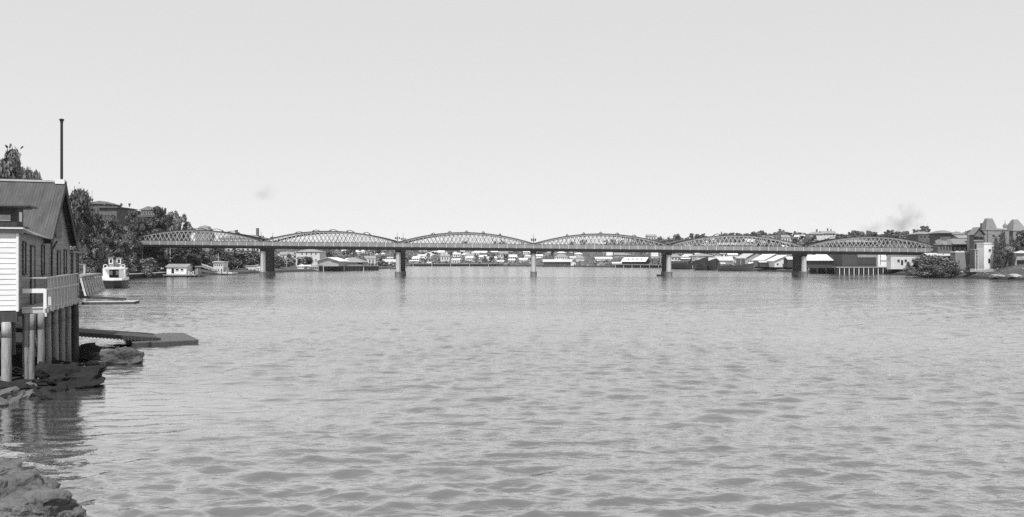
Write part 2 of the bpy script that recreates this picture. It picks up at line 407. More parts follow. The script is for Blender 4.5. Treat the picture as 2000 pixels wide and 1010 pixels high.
RISE0, RISE1 = 13.0, 17.05
def chord_z(t): return RISE0 + (RISE1 - RISE0) * (1 - (2 * t - 1) ** 2)
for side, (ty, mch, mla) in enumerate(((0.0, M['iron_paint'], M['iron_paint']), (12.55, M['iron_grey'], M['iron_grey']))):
    for s in range(6):
        x0 = PIERS[0] - SP + SP * s
        n = 32
        tc_ = MB()
        for k in range(n):
            ta, tb = k / n, (k + 1) / n
            a, b = x0 + SP * ta, x0 + SP * tb
            za, zb = chord_z(ta) + sl(a), chord_z(tb) + sl(b)
            for (ya, yb, d0, d1) in ((-.16, .16, -.55, 0),):
                tc_.add([(a, ty + ya, za + d0), (b, ty + ya, zb + d0), (b, ty + yb, zb + d0), (a, ty + yb, za + d0), (a, ty + ya, za + d1), (b, ty + ya, zb + d1), (b, ty + yb, zb + d1), (a, ty + yb, za + d1)],
                        [(3, 2, 1, 0), (4, 5, 6, 7), (0, 1, 5, 4), (2, 3, 7, 6)])
        truss = tc_.build('arch_truss', mch, bridge)
        tp = MB()
        for k in range(n):
            ta, tb = k / n, (k + 1) / n
            a, b = x0 + SP * ta, x0 + SP * tb
            za, zb = chord_z(ta) + sl(a) + .003, chord_z(tb) + sl(b) + .003
            tp.add([(a, ty - .42, za), (b, ty - .42, zb), (b, ty + .42, zb), (a, ty + .42, za), (a, ty - .42, za + .2), (b, ty - .42, zb + .2), (b, ty + .42, zb + .2), (a, ty + .42, za + .2)],
                   [(3, 2, 1, 0), (4, 5, 6, 7), (0, 1, 5, 4), (2, 3, 7, 6)])
        tp.build('top_plate', M['iron_dark'], truss)
        strip(MB(), x0 + .05, x0 + SP - .05, ty - .2, ty + .2, 11.16, 11.55).build('bottom_chord', M['iron_grey'], truss)
        la = MB()
        pitch = SP / 32; zb0 = 11.4
        for dirn in (1, -1):
            for j in range(-3, 36):
                bx = j * pitch
                zs_ = [zb0 + 6.0 * q / 60 for q in range(61)]
                pts = [(bx + dirn * (zz - zb0) * 0.5, zz) for zz in zs_]
                pts = [(xx, zz) for xx, zz in pts if 0.01 < xx / SP < 0.99 and zz < chord_z(xx / SP) - .45]
                if len(pts) < 8: continue
                (xa, za), (xb, zb) = pts[0], pts[-1]
                yo = ty + (.09 if dirn > 0 else -.09)
                la.bar((x0 + xa, yo, za + sl(x0 + xa)), (x0 + xb, yo, zb + sl(x0 + xb)), .24 if j % 2 else .18, .08, (0, 1, 0))
        la.build('lattice', mla, truss)
for s in range(6):
    x0 = PIERS[0] - SP + SP * s
    for k in range(5):
        t = (k + 1) * 2 / 12 + 0.0; t = 0.5 + (k - 2) * 0.125
        a = x0 + SP * t; zc = chord_z(t) + sl(a) + .2
        cb = MB(); prev = None
        for q in range(11):
            u = q / 10
            p = (0, 12.55 * u, zc + .75 * math.sin(math.pi * u) ** .7 if 0 < u < 1 else zc)
            if prev: cb.bar(prev, p, .16, .2)
            prev = p
        for yy in (0.25, 12.3): cb.bar((-.45, yy, zc - .05), (0, yy, zc + .55), .12, .12); cb.bar((.45, yy, zc - .05), (0, yy, zc + .55), .12, .12)
        cb.build('cross_brace', M['iron_dark'], bridge, loc=(a, 0, 0))
def oct_poly(hw, y0, y1, ch): return [(-hw, y0 + ch), (-hw * .5, y0), (hw * .5, y0), (hw, y0 + ch), (hw, y1 - ch), (hw * .5, y1), (-hw * .5, y1), (-hw, y1 - ch)]
def loft(mb, rings):
    n = len(rings[0][0]); o = len(mb.v)
    for poly, z in rings: mb.v += [(x, y, z) for x, y in poly]
    for j in range(len(rings) - 1):
        for k in range(n): mb.f.append((o + j * n + k, o + j * n + (k + 1) % n, o + (j + 1) * n + (k + 1) % n, o + (j + 1) * n + k))
    mb.f.append(tuple(o + (len(rings) - 1) * n + k for k in range(n)))
    mb.f.append(tuple(o + k for k in range(n - 1, -1, -1)))
    return mb
for px_ in PIERS:
    zt = 10.7 + sl(px_)
    sh = loft(MB(), [(oct_poly(.93, -.55, 1.9, .75), 1.9), (oct_poly(.84, -.45, 1.8, .7), zt - 1.6)])
    sh.box(-.42, .42, -.6, -.5, 2.3, zt - 2.4)
    p_ = sh.build('pier', M['pier'], bridge, loc=(px_, .45, 0))
    inf = MB().box(-.7, .7, 1.6, 11.0, 1.905, zt - 1.3)
    for q in range(5): inf.box(-.8, .8, 2.6 + q * 1.8, 2.9 + q * 1.8, 1.906, zt - 1.31)
    inf.build('infill', M['iron_dark'], p_)
    loft(MB(), [(oct_poly(1.02, 10.7, 13.1, .75), 1.9), (oct_poly(.93, 10.8, 13.0, .7), zt - 1.6)]).build('far_column', M['iron_dark'], p_)  # same casing as the near column; dark colour stands in for deck shade
    loft(MB(), [(oct_poly(1.28, -.95, 13.5, .9), -1.2), (oct_poly(1.28, -.95, 13.5, .9), 1.45), (oct_poly(1.34, -1.0, 13.55, .9), 1.5), (oct_poly(1.34, -1.0, 13.55, .9), 1.72), (oct_poly(1.1, -.6, 13.2, .8), 1.9)]).build('pier_base', M['pier_base'], p_)
    loft(MB(), [(oct_poly(.99, -.5, 13.05, .7), zt - 1.6), (oct_poly(1.15, -.65, 13.2, .7), zt - 1.55), (oct_poly(1.15, -.65, 13.2, .7), zt - 1.3), (oct_poly(1.0, -.5, 13.05, .7), zt - 1.25), (oct_poly(1.25, -.75, 13.3, .7), zt - .75), (oct_poly(2.2, -1.1, 13.6, .7), zt - .02), ]).build('capital', M['iron_dark'], p_)
end = MB().box(XL_ - 6, XL_ + .6, 0, 12.6, 1, 10.14 + sl(XL_)); end.build('abutment', M['brick_mid'], bridge)
end = MB().box(XR_ - .6, XR_ + 8, 0, 12.6, 1, 10.14 + sl(XR_)); end.build('abutment', M['brick_mid'], bridge)

ordn = ['leftmost', 'second', 'third', 'fourth', 'rightmost']
which = ['first pier from the left', 'second pier from the left', 'middle pier', 'fourth pier from the left', 'rightmost pier']
l_post = MB().lathe(0, 0, [(.42, 0), (.42, .9), (.3, 1.0), (.22, 1.2), (.14, 1.4), (.11, 2.9)], 8).mesh('post', M['iron_grey'])
l_cl = MB().bar((-.75, 0, 2.0), (.75, 0, 2.0), .1, .1).bar((0, -.6, 2.0), (0, .6, 2.0), .1, .1)
l_cl = l_cl.mesh('bracket', M['iron_dark'])
l_lan = MB().lathe(0, 0, [(.1, 0), (.24, .12), (.3, .5), (.16, .62), (.04, .75)], 8).mesh('lantern', M['iron_dark'])
l_fin = MB().lathe(0, 0, [(.08, 2.9), (.2, 3.0), (.08, 3.15), (.05, 3.9), (.13, 4.05), (.03, 4.2), (.02, 4.7)], 8).mesh('finial', M['iron_grey'])
for i, px_ in enumerate(PIERS):
    for yy, nm in ((-1.1, 'near'), (13.6, 'far')):
        t = thing('lamp_post', 'ornate iron lamp standard, %s side of bridge, over the %s' % (nm, which[i]), 'lamp post', (px_, BY + yy, 12.3 + sl(px_)), 0, 'lamp standards where the bridge spans meet')
        link('post', l_post, t); link('bracket', l_cl, t); link('finial', l_fin, t)
        for dx, dy in ((-.75, 0), (.75, 0), (0, -.6)): link('lantern', l_lan, t, (dx, dy, 2.05))

# ------------------------------------------------------------------ boathouse
bh = thing('boathouse', 'timber boathouse with steep iron roof and white front boards, on piles over the rocks', 'boathouse', (-26.9, 44.5, 0), R(20))
def clap(mb, axis_, a, b, fixed, z0, z1, pitch, out):
    """weatherboards: axis_ 'x' wall runs along x at y=fixed (outside is -y); 'y' wall runs along y at x=fixed (outside is +x)"""
    n = max(1, int(round((z1 - z0) / pitch)))
    for k in range(n):
        za, zb = z0 + (z1 - z0) * k / n, z0 + (z1 - z0) * (k + 1) / n
        if axis_ == 'x': mb.prism([(fixed - out, za), (fixed + .02, za), (fixed + .02, zb), (fixed - .005, zb)], 'x', a, b)
        else: mb.prism([(fixed + out, za), (fixed - .02, za), (fixed - .02, zb), (fixed + .005, zb)], 'y', a, b)
    return mb
WL = 20.6
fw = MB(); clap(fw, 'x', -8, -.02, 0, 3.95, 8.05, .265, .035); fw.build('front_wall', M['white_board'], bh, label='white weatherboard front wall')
MB().box(-.02, .09, -.07, .1, 3.9, 8.1).build('corner_board', M['white'], bh)
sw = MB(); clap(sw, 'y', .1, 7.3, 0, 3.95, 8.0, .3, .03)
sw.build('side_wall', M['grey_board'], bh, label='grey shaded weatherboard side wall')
gw = MB(); clap(gw, 'y', 7.3, 16.3, 0, 3.95, 7.9, .3, .03)
RT = 11.8
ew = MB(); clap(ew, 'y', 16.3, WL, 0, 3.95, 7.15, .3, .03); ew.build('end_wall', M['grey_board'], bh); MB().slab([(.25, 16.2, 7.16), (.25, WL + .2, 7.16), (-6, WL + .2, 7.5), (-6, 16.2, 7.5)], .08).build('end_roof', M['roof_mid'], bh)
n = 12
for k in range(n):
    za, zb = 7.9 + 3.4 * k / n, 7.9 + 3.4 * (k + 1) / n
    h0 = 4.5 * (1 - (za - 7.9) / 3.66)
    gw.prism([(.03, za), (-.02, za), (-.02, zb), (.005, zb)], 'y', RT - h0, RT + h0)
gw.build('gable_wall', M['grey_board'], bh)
MB().box(-8, -.03, .03, WL - .05, 3.85, 7.1).box(-9, -.1, .1, 16.2, 7.103, 7.9).build('inner_frame', M['timber_dark'], bh)
# main roof with real corrugations
def corr(mb, x0, x1, p0, p1, pitch=.17, amp=.014):
    """corrugated sheet, ridge along x; p0,p1 = (y,z) of eave and ridge"""
    n = int((x1 - x0) / pitch * 4)
    o = len(mb.v)
    dy, dz = p1[0] - p0[0], p1[1] - p0[1]; L = math.hypot(dy, dz); ny_, nz_ = -dz / L, dy / L
    if nz_ < 0: ny_, nz_ = -ny_, -nz_
    for k in range(n + 1):
        x = x0 + (x1 - x0) * k / n; h = amp * math.sin(2 * math.pi * (x - x0) / pitch)
        for (y, z) in (p0, p1): mb.v.append((x, y + ny_ * h, z + nz_ * h))
    for k in range(n): mb.f.append((o + 2 * k, o + 2 * k + 2, o + 2 * k + 3, o + 2 * k + 1))
    mb.slab([(x0, p0[0] - ny_ * .06, p0[1] - nz_ * .06), (x1, p0[0] - ny_ * .06, p0[1] - nz_ * .06), (x1, p1[0] - ny_ * .06, p1[1] - nz_ * .06), (x0, p1[0] - ny_ * .06, p1[1] - nz_ * .06)], .05)
ZR, ZE = 11.69, 7.82
rf = MB(); OV = .5
corr(rf, -14, OV, (7.0, ZE), (RT, ZR)); corr(rf, -14, OV, (RT * 2 - 7.0, ZE), (RT, ZR))
roof = rf.build('roof', M['roof_iron'], bh, smooth=False)
MB().prism([(RT - .22, ZR - .09), (RT, ZR + .05), (RT + .22, ZR - .09), (RT, ZR - .02)], 'x', -14, OV + .02).build('ridge_cap', M['roof_mid'], roof)
for sgn in (-1, 1):
    b_ = MB(); y1 = RT + sgn * 4.9
    b_.prism([(RT, ZR - .08), (y1, ZE - .15), (y1, ZE - .62), (RT, ZR - .56)], 'x', OV - .09, OV - .02); b_.build('bargeboard', M['timber_dark'], bh)
    sf = MB(); sf.slab([(.05, RT, ZR - .16), (OV - .1, RT, ZR - .16), (OV - .1, y1, ZE - .24), (.05, y1, ZE - .24)], .04); sf.build('soffit', M['timber_dark'], bh)
# louvre in the gable
lv = MB().box(.03, .07, RT - 1.0, RT + 1.0, 8.0, 9.3)
lo = lv.build('gable_vent', M['black'], bh)
ls = MB()
for k in range(6): ls.box(.072, .11, RT - 1.0 + k * .36, RT - .84 + k * .36, 8.02, 9.28)
ls.build('slat', M['grey_board'], lo)
# annex low hip roof and lantern with flat top
ar = MB()
A_, B_, C_, D_ = (.35, .1, 8.06), (.4, 7.0, 7.86), (-.7, .2, 8.62), (-6, 7.0, 8.4)
ar.slab([A_, B_, C_], .06); ar.slab([C_, B_, D_], .06); ar.slab([C_, D_, (-8, .2, 8.7)], .06)
ar.build('annex_roof', M['roof_mid'], bh)
MB().box(-8, .3, -.12, .1, 7.96, 8.19).build('shaded_fascia', M['grey_board'], bh)  # grey stands in for shade on the top boards below the trim
MB().box(-8, .35, -.3, .1, 8.193, 8.26).build('fascia_trim', M['white'], bh)
MB().box(-8, .28, -.22, 1.6, 8.263, 8.34).build('cornice_board', M['timber_dark'], bh)
lt = MB().box(-8, .02, .0, 1.5, 8.343, 9.3); lan = lt.build('roof_lantern', M['timber_dark'], bh)
MB().box(-2.4, -.27, -.04, -.003, 8.6, 8.92).build('pane', M['pane_pale'], lan); MB().box(.023, .05, .35, 1.0, 8.6, 9.1).build('pane', M['pane_pale'], lan)
fl = MB().box(-8.2, .62, -.45, 2.0, 9.36, 9.44); fl.prism([(-.4, 9.3), (1.9, 9.3), (1.9, 9.357), (-.4, 9.357)], 'x', -8, .35)
fl.build('lantern_roof', M['roof_dark'], bh)
# windows and doors seen along the wall
def pxt(px):
    k_ = (px - CX) / FP
    return (-26.9 - 44.5 * k_) / (.9397 * k_ + .342)
for (pa, pb, z0, z1) in ((43, 48, 5.85, 7.5), (80, 84.5, 5.75, 7.4), (124, 128, 5.6, 7.2), (138, 140.5, 5.6, 7.2), (149, 151.5, 5.6, 7.1)):
    a, b = pxt(pa), pxt(pb)
    wn = MB().box(.034, .05, a, b, z0, z1).build('window', M['glass'], bh)
    fr = MB().box(.034, .085, a - .07, a, z0 - .07, z1 + .07).box(.034, .085, b, b + .07, z0 - .07, z1 + .07).box(.034, .1, a, b, z1, z1 + .08).box(.034, .13, a - .02, b + .02, z0 - .09, z0)
    fr.build('window_frame', M['timber_dark'], wn)
for (pa, pb, z1) in ((58.5, 65, 7.3), (111, 115, 7.1)):
    a, b = pxt(pa), pxt(pb)
    dr = MB().box(.034, .06, a, b, 4.1, z1).build('door', M['grey_board'], bh)
    MB().box(.034, .1, a - .1, a, 4.1, z1 + .1).box(.034, .1, b, b + .1, 4.1, z1 + .1).box(.034, .1, a, b, z1, z1 + .1).build('door_frame', M['timber_dark'], dr)
MB().tube((.12, pxt(97), 4.3), (.12, pxt(97), 7.2), .06, .06).tube((.12, pxt(97), 7.2), (.4, pxt(97) + .1, 7.75), .06, .06).build('downpipe', M['timber_dark'], bh)
# flue
fx = (.55, RT, 0)
fp = MB().tube((.25, RT - .12, 11.4), (.25, RT - .12, 15.6), .085, .08, 10).build('flue_pipe', M['iron_dark'], bh)
MB().lathe(.25, RT - .12, [(.085, 15.5), (.1, 15.54), (.1, 15.6), (.15, 15.66), (.15, 15.72), (.04, 15.76)], 10).build('flue_cap', M['iron_dark'], fp)
MB().box(-.1, .44, RT - .35, RT + .1, 11.5, 11.8).build('flashing', M['white'], fp)
# floor, deck, piles
MB().box(-8, .05, -.02, WL, 3.62, 3.9).build('floor_frame', M['timber_dark'], bh)
MB().box(-8, .05, -.12, .12, 3.35, 3.86).build('front_beam', M['timber_dark'], bh)
dk = MB()
y = .75
while y < 11.9:
    dk.box(.06, 1.25, y, y + .17, 4.0, 4.06); y += .185
dk.build('deck', M['timber_light'], bh)
jo = MB()
for k in range(8): jo.box(.08, 1.3, .8 + k * 1.55, 1.0 + k * 1.55, 3.74, 3.99)
jo.build('deck_joists', M['timber_light'], bh)
MB().box(1.16, 1.24, .7, 11.9, 3.78, 3.995).build('deck_edge', M['timber'], bh)
rp = MB().bar((1.25, 0, 3.8), (1.17, .18, 5.6), .15, .14).mesh('railing_post', M['timber_light'])
def pxo(px):
    k_ = (px - CX) / FP
    return (-25.81 - 44.9 * k_) / (.9397 * k_ + .342)
for px_ in (95, 101, 108, 114.5, 121, 127, 132, 136.5, 141, 146): link('railing_post', rp, bh, (0, pxo(px_) - .1, 0))
MB().box(1.1, 1.24, .72, .9, 3.55, 5.0).build('white_post', M['white'], bh)
MB().box(.12, 1.16, .74, .86, 4.82, 5.05).build('white_rail', M['white'], bh)
MB().bar((1.17, .8, 5.62), (1.17, 11.7, 5.68), .1, .07).bar((.1, .8, 5.62), (1.17, .8, 5.62), .05, .05).build('handrail', M['timber_light'], bh)
MB().bar((1.2, .8, 5.0), (1.2, 11.7, 5.0), .05, .09).build('mid_rail', M['timber_light'], bh)
def pile(x, y, zb, zt, r, m, lean=(0, 0)):
    p = MB(); k = 5; rs = random.Random(int(x * 97 + y * 131))
    pr = None
    for q in range(k + 1):
        t = q / k; c = (x + lean[0] * t + rs.uniform(-.015, .015), y + lean[1] * t + rs.uniform(-.015, .015), zb + (zt - zb) * t); rr_ = r * (1.06 - .1 * t)
        if pr: p.tube(pr[0], c, pr[1], rr_, 12, caps=(q == k))
        pr = (c, rr_)
    return p.build('pile', m, bh, smooth=True)
pile(-.45, -.05, -.6, 3.34, .235, M['pile'])
MB().tube((-.45, -.05, 3.3), (-.45, -.05, 3.36), .2, .2).build('pile_cap', M['white'], bh)
for px_ in (87, 100, 114, 127, 139): pile(1.0, pxo(px_), -.6, 3.76, .165, M['pile_grey'])
for (x_, y_) in ((.55, .75), (.3, .8), (.8, 3.0), (.7, 5.2), (.7, 7.6), (.6, 10.0)): pile(x_, y_, -.6, 3.72, .15, M['pile_grey'])
pile(1.05, pxo(150), -.8, 3.78, .24, M['timber_dark']); MB().box(.95, 1.2, pxo(150) - .1, pxo(150) + .15, 3.75, 5.7).build('corner_post', M['timber_dark'], bh)
for (x_, y_) in ((.15, 1.5), (.0, 3.2), (-.3, 5.5), (-.4, 8.2), (-2.5, 2.5), (-2.5, 6), (-2.2, 10), (-.2, 11.5), (-.3, 14.5), (-.3, 17.5), (-.2, 20.2), (-5, .3), (-5, 5), (-5, 10)): pile(x_, y_, -.6, 3.6, .19, M['pile_grey'])
MB().bar((.35, .8, 3.5), (.95, 2.2, .4), .14, .16).bar((-5, .1, 1.75), (-.8, 0.1, 1.45), .16, .16).build('brace', M['timber'], bh)
lp = thing('wall_lamp', 'dark conical lamp shade hanging off the far corner of the boathouse wall', 'lamp', bh.matrix_basis @ Vector((0, 0, 0)), R(20))
lp.location = (-26.9 - .342 * 20.3, 44.5 + .94 * 20.3, 7.15)
MB().tube((0, 0, .3), (.45, 0, .42), .03, .03).build('arm', M['iron_dark'], lp)
MB().lathe(.5, 0, [(.05, .42), (.1, .36), (.3, .05), (.32, 0)], 14).build('shade', M['iron_dark'], lp); MB().lathe(.5, 0, [(.02, .02), (.09, -.02), (.1, -.1), (.03, -.18)], 10).build('bulb', M['white'], lp)

# ------------------------------------------------------------------ landing ramps and pontoons
def ramp_and_float(fx, fy, rz, fl_len, fl_w, rampdims, labels, mats):
    """float centre, yaw; the ramp comes down from -x onto it"""
    t = thing('pontoon', labels[0], 'pontoon', (fx, fy, 0), rz, 'boathouse pontoons')
    MB().box(-fl_w / 2, fl_w / 2, -fl_len / 2, fl_len / 2, -.25, .3).build('hull', M['timber_dark'], t)
    d = MB(); k = -fl_len / 2
    while k < fl_len / 2 - .1: d.box(-fl_w / 2 - .04, fl_w / 2 + .04, k, k + .19, .303, .36); k += .21
    d.build('deck', mats[0], t)
    return t
ramp_and_float(-30.0, 68.6, R(31), 7.6, 4.6, None, ['wide dark low pontoon at the foot of the nearer boathouse ramp'], [M['wet_timber']])
g = thing('gangway', 'wide dark slatted ramp sloping from under the boathouse to the near pontoon', 'ramp', (-31.9, 66.9, .42), R(30), 'boathouse ramps')
gz1 = .17
LEN = 15
gd = MB(); k = 0.0
while k < LEN:
    gd.add([(2.2 - k, -2.3, .06 + k * .125), (2.2 - k, 2.3, .06 + k * .125), (2.2 - k - .17, 2.3, .06 + (k + .17) * .125), (2.2 - k - .17, -2.3, .06 + (k + .17) * .125)], [(0, 1, 2, 3)]); k += .2
gd.slab([(2.2, -2.28, .055), (2.2, 2.28, .055), (2.2 - LEN, 2.28, .055 + LEN * .125), (2.2 - LEN, -2.28, .055 + LEN * .125)], .08)
gd.build('ramp_deck', M['dark_board'], g)
for yy in (-2.35, 2.3):
    MB().bar((2.25, yy, -.02), (2.2 - LEN, yy, LEN * .125 - .08), .08, .3).build('side_beam', M['timber_dark'], g)
sl_ = MB()
for k in range(56): sl_.box(2.1 - k * .24, 2.2 - k * .24, -2.43, -2.38, -.22 + k * .24 * .125, .1 + k * .24 * .125)
sl_.build('slats', M['dark_board'], g)
pt2 = ramp_and_float(-63.5, 128.5, R(12), 3.4, 7.2, None, ['small narrow pontoon on open water beyond the corner of the boathouse'], [M['timber_light']])
g2 = thing('gangway', 'thin dark plank ramp lying over the far narrow pontoon', 'ramp', (-64.5, 129.2, .5), R(8), 'boathouse ramps')
MB().slab([(2.6, -.6, .12), (2.6, .6, .12), (-8, .6, .75), (-8, -.6, .75)], .12).build('ramp_deck', M['timber_dark'], g2)
for yy in (-.66, .6): MB().bar((2.62, yy, .1), (-8, yy, .73), .07, .3).build('side_beam', M['timber_dark'], g2)

# ferry wharf with raking piles beside the ferry
fw_ = thing('ferry_wharf', 'narrow timber landing with leaning fender piles beside the white ferry', 'wharf', (X(160, 152), 152, 0), 0)
p0 = Vector((0, 0, 0)); p1 = Vector((X(198, 184) - X(160, 152), 32, 0))
dv = p1.normalized(); nv = Vector((dv.y, -dv.x, 0))
fk = MB().slab([p0 + Vector((0, 0, 3.7)) + nv * .1, p1 + Vector((0, 0, 3.7)) + nv * .1, p1 + Vector((0, 0, 3.7)) - nv * 3, p0 + Vector((0, 0, 3.7)) - nv * 3], .3)
fk.build('deck', M['timber'], fw_)
fp_ = MB().bar((-.5, 0, 3.3), (.55, 0, -1), .3, .3).mesh('fender_pile', M['timber_light'])
for k in range(9):
    q = p0 + (p1 - p0) * (k / 8)
    link('fender_pile', fp_, fw_, q + nv * .3, math.atan2(nv.y, nv.x))
wl = MB(); wl.bar(p0 + Vector((0, 0, 1.2)) + nv * .1, p1 + Vector((0, 0, 1.2)) + nv * .1, .2, .3); wl.bar(p0 + Vector((0, 0, 2.6)) - nv * .2, p1 + Vector((0, 0, 2.6)) - nv * .2, .2, .3)
wl.build('waling', M['timber'], fw_)
for k in range(12):
    q = p0 + (p1 - p0) * (k / 11) - nv * 1.5
    link('inner_pile', MB().tube((0, 0, -1), (0, 0, 3.4), .18, .16, 8).mesh('inner_pile', M['timber_dark']), fw_, q)
gt = MB(); ga = p0 + (p1 - p0) * .02 - nv * 1.2; gb = p0 + (p1 - p0) * .45 - nv * 1.2
gt.bar(ga + Vector((0, 0, 3.7)), ga + Vector((0, 0, 5.9)), .16, .16).bar(gb + Vector((0, 0, 3.7)), gb + Vector((0, 0, 5.7)), .3, .3).bar(ga + Vector((0, 0, 5.8)), gb + Vector((0, 0, 5.6)), .12, .12)
gt.build('gate_frame', M['timber_light'], fw_)

# ------------------------------------------------------------------ boats
def hull_loft(L, B, zk, sheer, bowp=2.2, sternw=.75, n=14, flare=.75, zb=-.4):
    """open-topped hull, bow toward +y; returns MB.  sheer(t) = gunwale height"""
    mb = MB(); ring = 9
    for j in range(n + 1):
        t = j / n
        wdt = B / 2 * (sternw + (1 - sternw) * min(1, t * 3)) * (1 if t < .45 else max(0.02, 1 - ((t - .45) / .55) ** bowp))
        zs_ = sheer(t)
        for k in range(ring):
            u = k / (ring - 1) * 2 - 1
            a = abs(u)
            xw = wdt * (a ** .6) * (flare + (1 - flare) * a) * (1 if u > 0 else -1)
            zz = zb + (zs_ - zb) * (a ** 2.2)
            mb.v.append((xw, -L / 2 + L * t, zz))
    for j in range(n):
        for k in range(ring - 1):
            a = j * ring + k; mb.f.append((a, a + 1, a + ring + 1, a + ring))
    mb.f.append(tuple(range(ring)))
    # deck a little below the gunwale
    for j in range(n):
        mb.f.append((j * ring, j * ring + ring - 1, (j + 1) * ring + ring - 1, (j + 1) * ring))
    return mb
FY = 206.0
fer = thing('ferry', 'white river ferry seen end-on, black hull, twin wheelhouse windows and funnel, moored at left', 'ferry', (X(225.5, FY), FY, 0), R(24))
def fring(hw, y, z, n=16, rx=1.0): return [(hw * math.copysign(abs(math.cos(2 * math.pi * k / n)) ** .55, math.cos(2 * math.pi * k / n)), y * math.copysign(abs(math.sin(2 * math.pi * k / n)) ** .8, math.sin(2 * math.pi * k / n))) for k in range(n)]
def sheer_ring(mb_rings): pass
FH = loft(MB(), [(fring(2.5, 9.5, 0), -.5), (fring(2.85, 10.3, 0), .6), (fring(3.0, 10.9, 0), 1.75)])
FH.build('hull', M['hull_black'], fer)
loft(MB(), [(fring(3.0, 10.95, 0), 1.755), (fring(2.95, 10.9, 0), 2.35)]).build('bulwark', M['white'], fer)
loft(MB(), [(fring(3.06, 11.0, 0), 1.68), (fring(3.06, 11.0, 0), 1.82)]).build('rubbing_strake', M['iron_grey'], fer)
cab = MB().box(-2.35, -1.0, -8.2, 8, 2.353, 4.3).box(1.0, 2.35, -8.2, 8, 2.353, 4.3).box(-2.35, 2.35, -6.5, 8, 2.353, 4.298).build('cabin', M['white'], fer)
MB().box(-.99, .99, -7.4, -6.51, 2.36, 4.28).build('doorway', M['black'], cab)
MB().box(-.95, -.35, -7.45, -7.41, 3.0, 4.0).box(.35, .95, -7.45, -7.41, 3.0, 4.0).build('window', M['pane_pale'], cab)
for sx in (-1, 1): MB().box(sx * 2.36 - .02, sx * 2.36 + .02, -7.5, 7, 3.1, 3.95).build('window_band', M['glass'], cab)
loft(MB(), [(fring(2.7, 9.8, 0), 4.303), (fring(2.72, 9.85, 0), 4.5)]).build('roof_deck', M['white'], fer)
MB().box(-1.9, 1.9, -6.3, 6, 4.503, 4.85).build('roof_coaming', M['pale'], fer)
wh = MB().box(-1.3, 1.3, -3.6, -1.2, 4.853, 6.9).build('wheelhouse', M['mid'], fer)
for sx in (-1, 1):
    fr = MB().box(sx * .85 - .46, sx * .85 - .27, -3.66, -3.61, 5.55, 6.75).box(sx * .85 + .27, sx * .85 + .46, -3.66, -3.61, 5.55, 6.75).box(sx * .85 - .27, sx * .85 + .27, -3.66, -3.61, 5.55, 5.78).box(sx * .85 - .27, sx * .85 + .27, -3.66, -3.61, 6.62, 6.75).build('window_frame', M['white'], wh)
    MB().box(sx * .85 - .265, sx * .85 + .265, -3.64, -3.605, 5.785, 6.615).build('pane', M['glass'], wh)
MB().box(-1.45, 1.45, -3.8, -1, 6.903, 7.0).build('wheelhouse_roof', M['pale'], wh)
fn = MB().tube((0, -4.6, 4.86), (0, -4.6, 6.6), .2, .2, 12).build('funnel', M['iron_grey'], fer)
MB().tube((0, -4.6, 6.603), (0, -4.6, 7.25), .28, .28, 12).build('funnel_top', M['black'], fn)
ring_me = MB()
for k in range(14):
    a0, a1 = 2 * math.pi * k / 14, 2 * math.pi * (k + 1) / 14
    ring_me.tube((.42 * math.cos(a0), 0, .42 * math.sin(a0)), (.42 * math.cos(a1), 0, .42 * math.sin(a1)), .1, .1, 6)
ring_me = ring_me.mesh('lifebuoy', M['white'])
for sx in (-1, 1): link('lifebuoy', ring_me, fer, (sx * 1.85, -7.2, 5.0))

def boat(name, label, px, py, L, B, h, rz, hm, cabin=None, mast=0, group=None, bowp=2.2, cat='boat', rise=.5):
    Y = YW(py)
    t = thing(name, label, cat, (X(px, Y), Y, 0), R(rz), group)
    hull_loft(L, B, 0, lambda q: h * (1 + rise * max(0, q - .3) ** 2 * 2), bowp).build('hull', hm, t)
    if cabin:
        (a, b, w_, z1, cm) = cabin
        c = MB().box(-w_ / 2, w_ / 2, a, b, h * .85, z1).build('cabin', cm, t)
        MB().box(-w_ / 2 - .12, w_ / 2 + .12, a - .15, b + .15, z1 + .003, z1 + .12).build('cabin_roof', M['roof_pale'], t)
        for q in range(max(2, int((b - a) / 1.5))):
            yy = a + .4 + q * 1.5
            if yy + .8 < b: MB().box(w_ / 2 + .003, w_ / 2 + .03, yy, yy + .8, h + .35, h + 1.0).build('window', M['glass'], t)
        MB().box(-w_ / 2 + .3, w_ / 2 - .3, a - .03, a - .003, h + .3, h + 1.05).build('window', M['glass'], t)
    if mast: MB().tube((0, 0, h), (0, 0, h + mast), .09, .05, 6).build('mast', M['timber_light'], t)
    return t
boat('cabin_launch', 'grey planked launch moored stern-out by the small white shed under left bridge end', 387, 540.5, 9, 3.0, 2.2, 200, M['mid'], (-3.2, .8, 2.2, 3.9, M['timber_dark']))
# covered barge and dark lighters beyond the fourth pier
boat('covered_barge', 'black barge with peaked cover just right of the fourth pier, close to the far bank', 1329, 525.5, 22, 9, 3.4, 250, M['hull_black'], (-8, 6, 6.5, 5.6, M['timber_dark']), cat='barge')
boat('lighter', 'black lighter with square stern, left of the two dark hulls before the white sheds', 1371, 527.2, 18, 9.5, 5.6, 190, M['hull_black'], (-6, -1, 5, 7.6, M['white']), 7, 'dark lighters moored along the right bank', cat='lighter')
boat('lighter', 'black lighter with thin mast, right of the two dark hulls before the white sheds', 1391, 527.5, 17, 8.5, 5.0, 185, M['hull_black'], (-6, -1, 5, 8.0, M['white']), 9, 'dark lighters moored along the right bank', cat='lighter')
boat('river_barge', 'low dark barge lying against the timber wharf under the fifth span', 1437, 529.5, 20, 6, 3.2, 255, M['timber_dark'], None, 0, None, cat='barge')
hk = thing('beached_hulk', 'dark upturned wooden hulk on the mud beside the big riverside bushes', 'boat hull', (X(1757, 378), 378, .2), R(100))
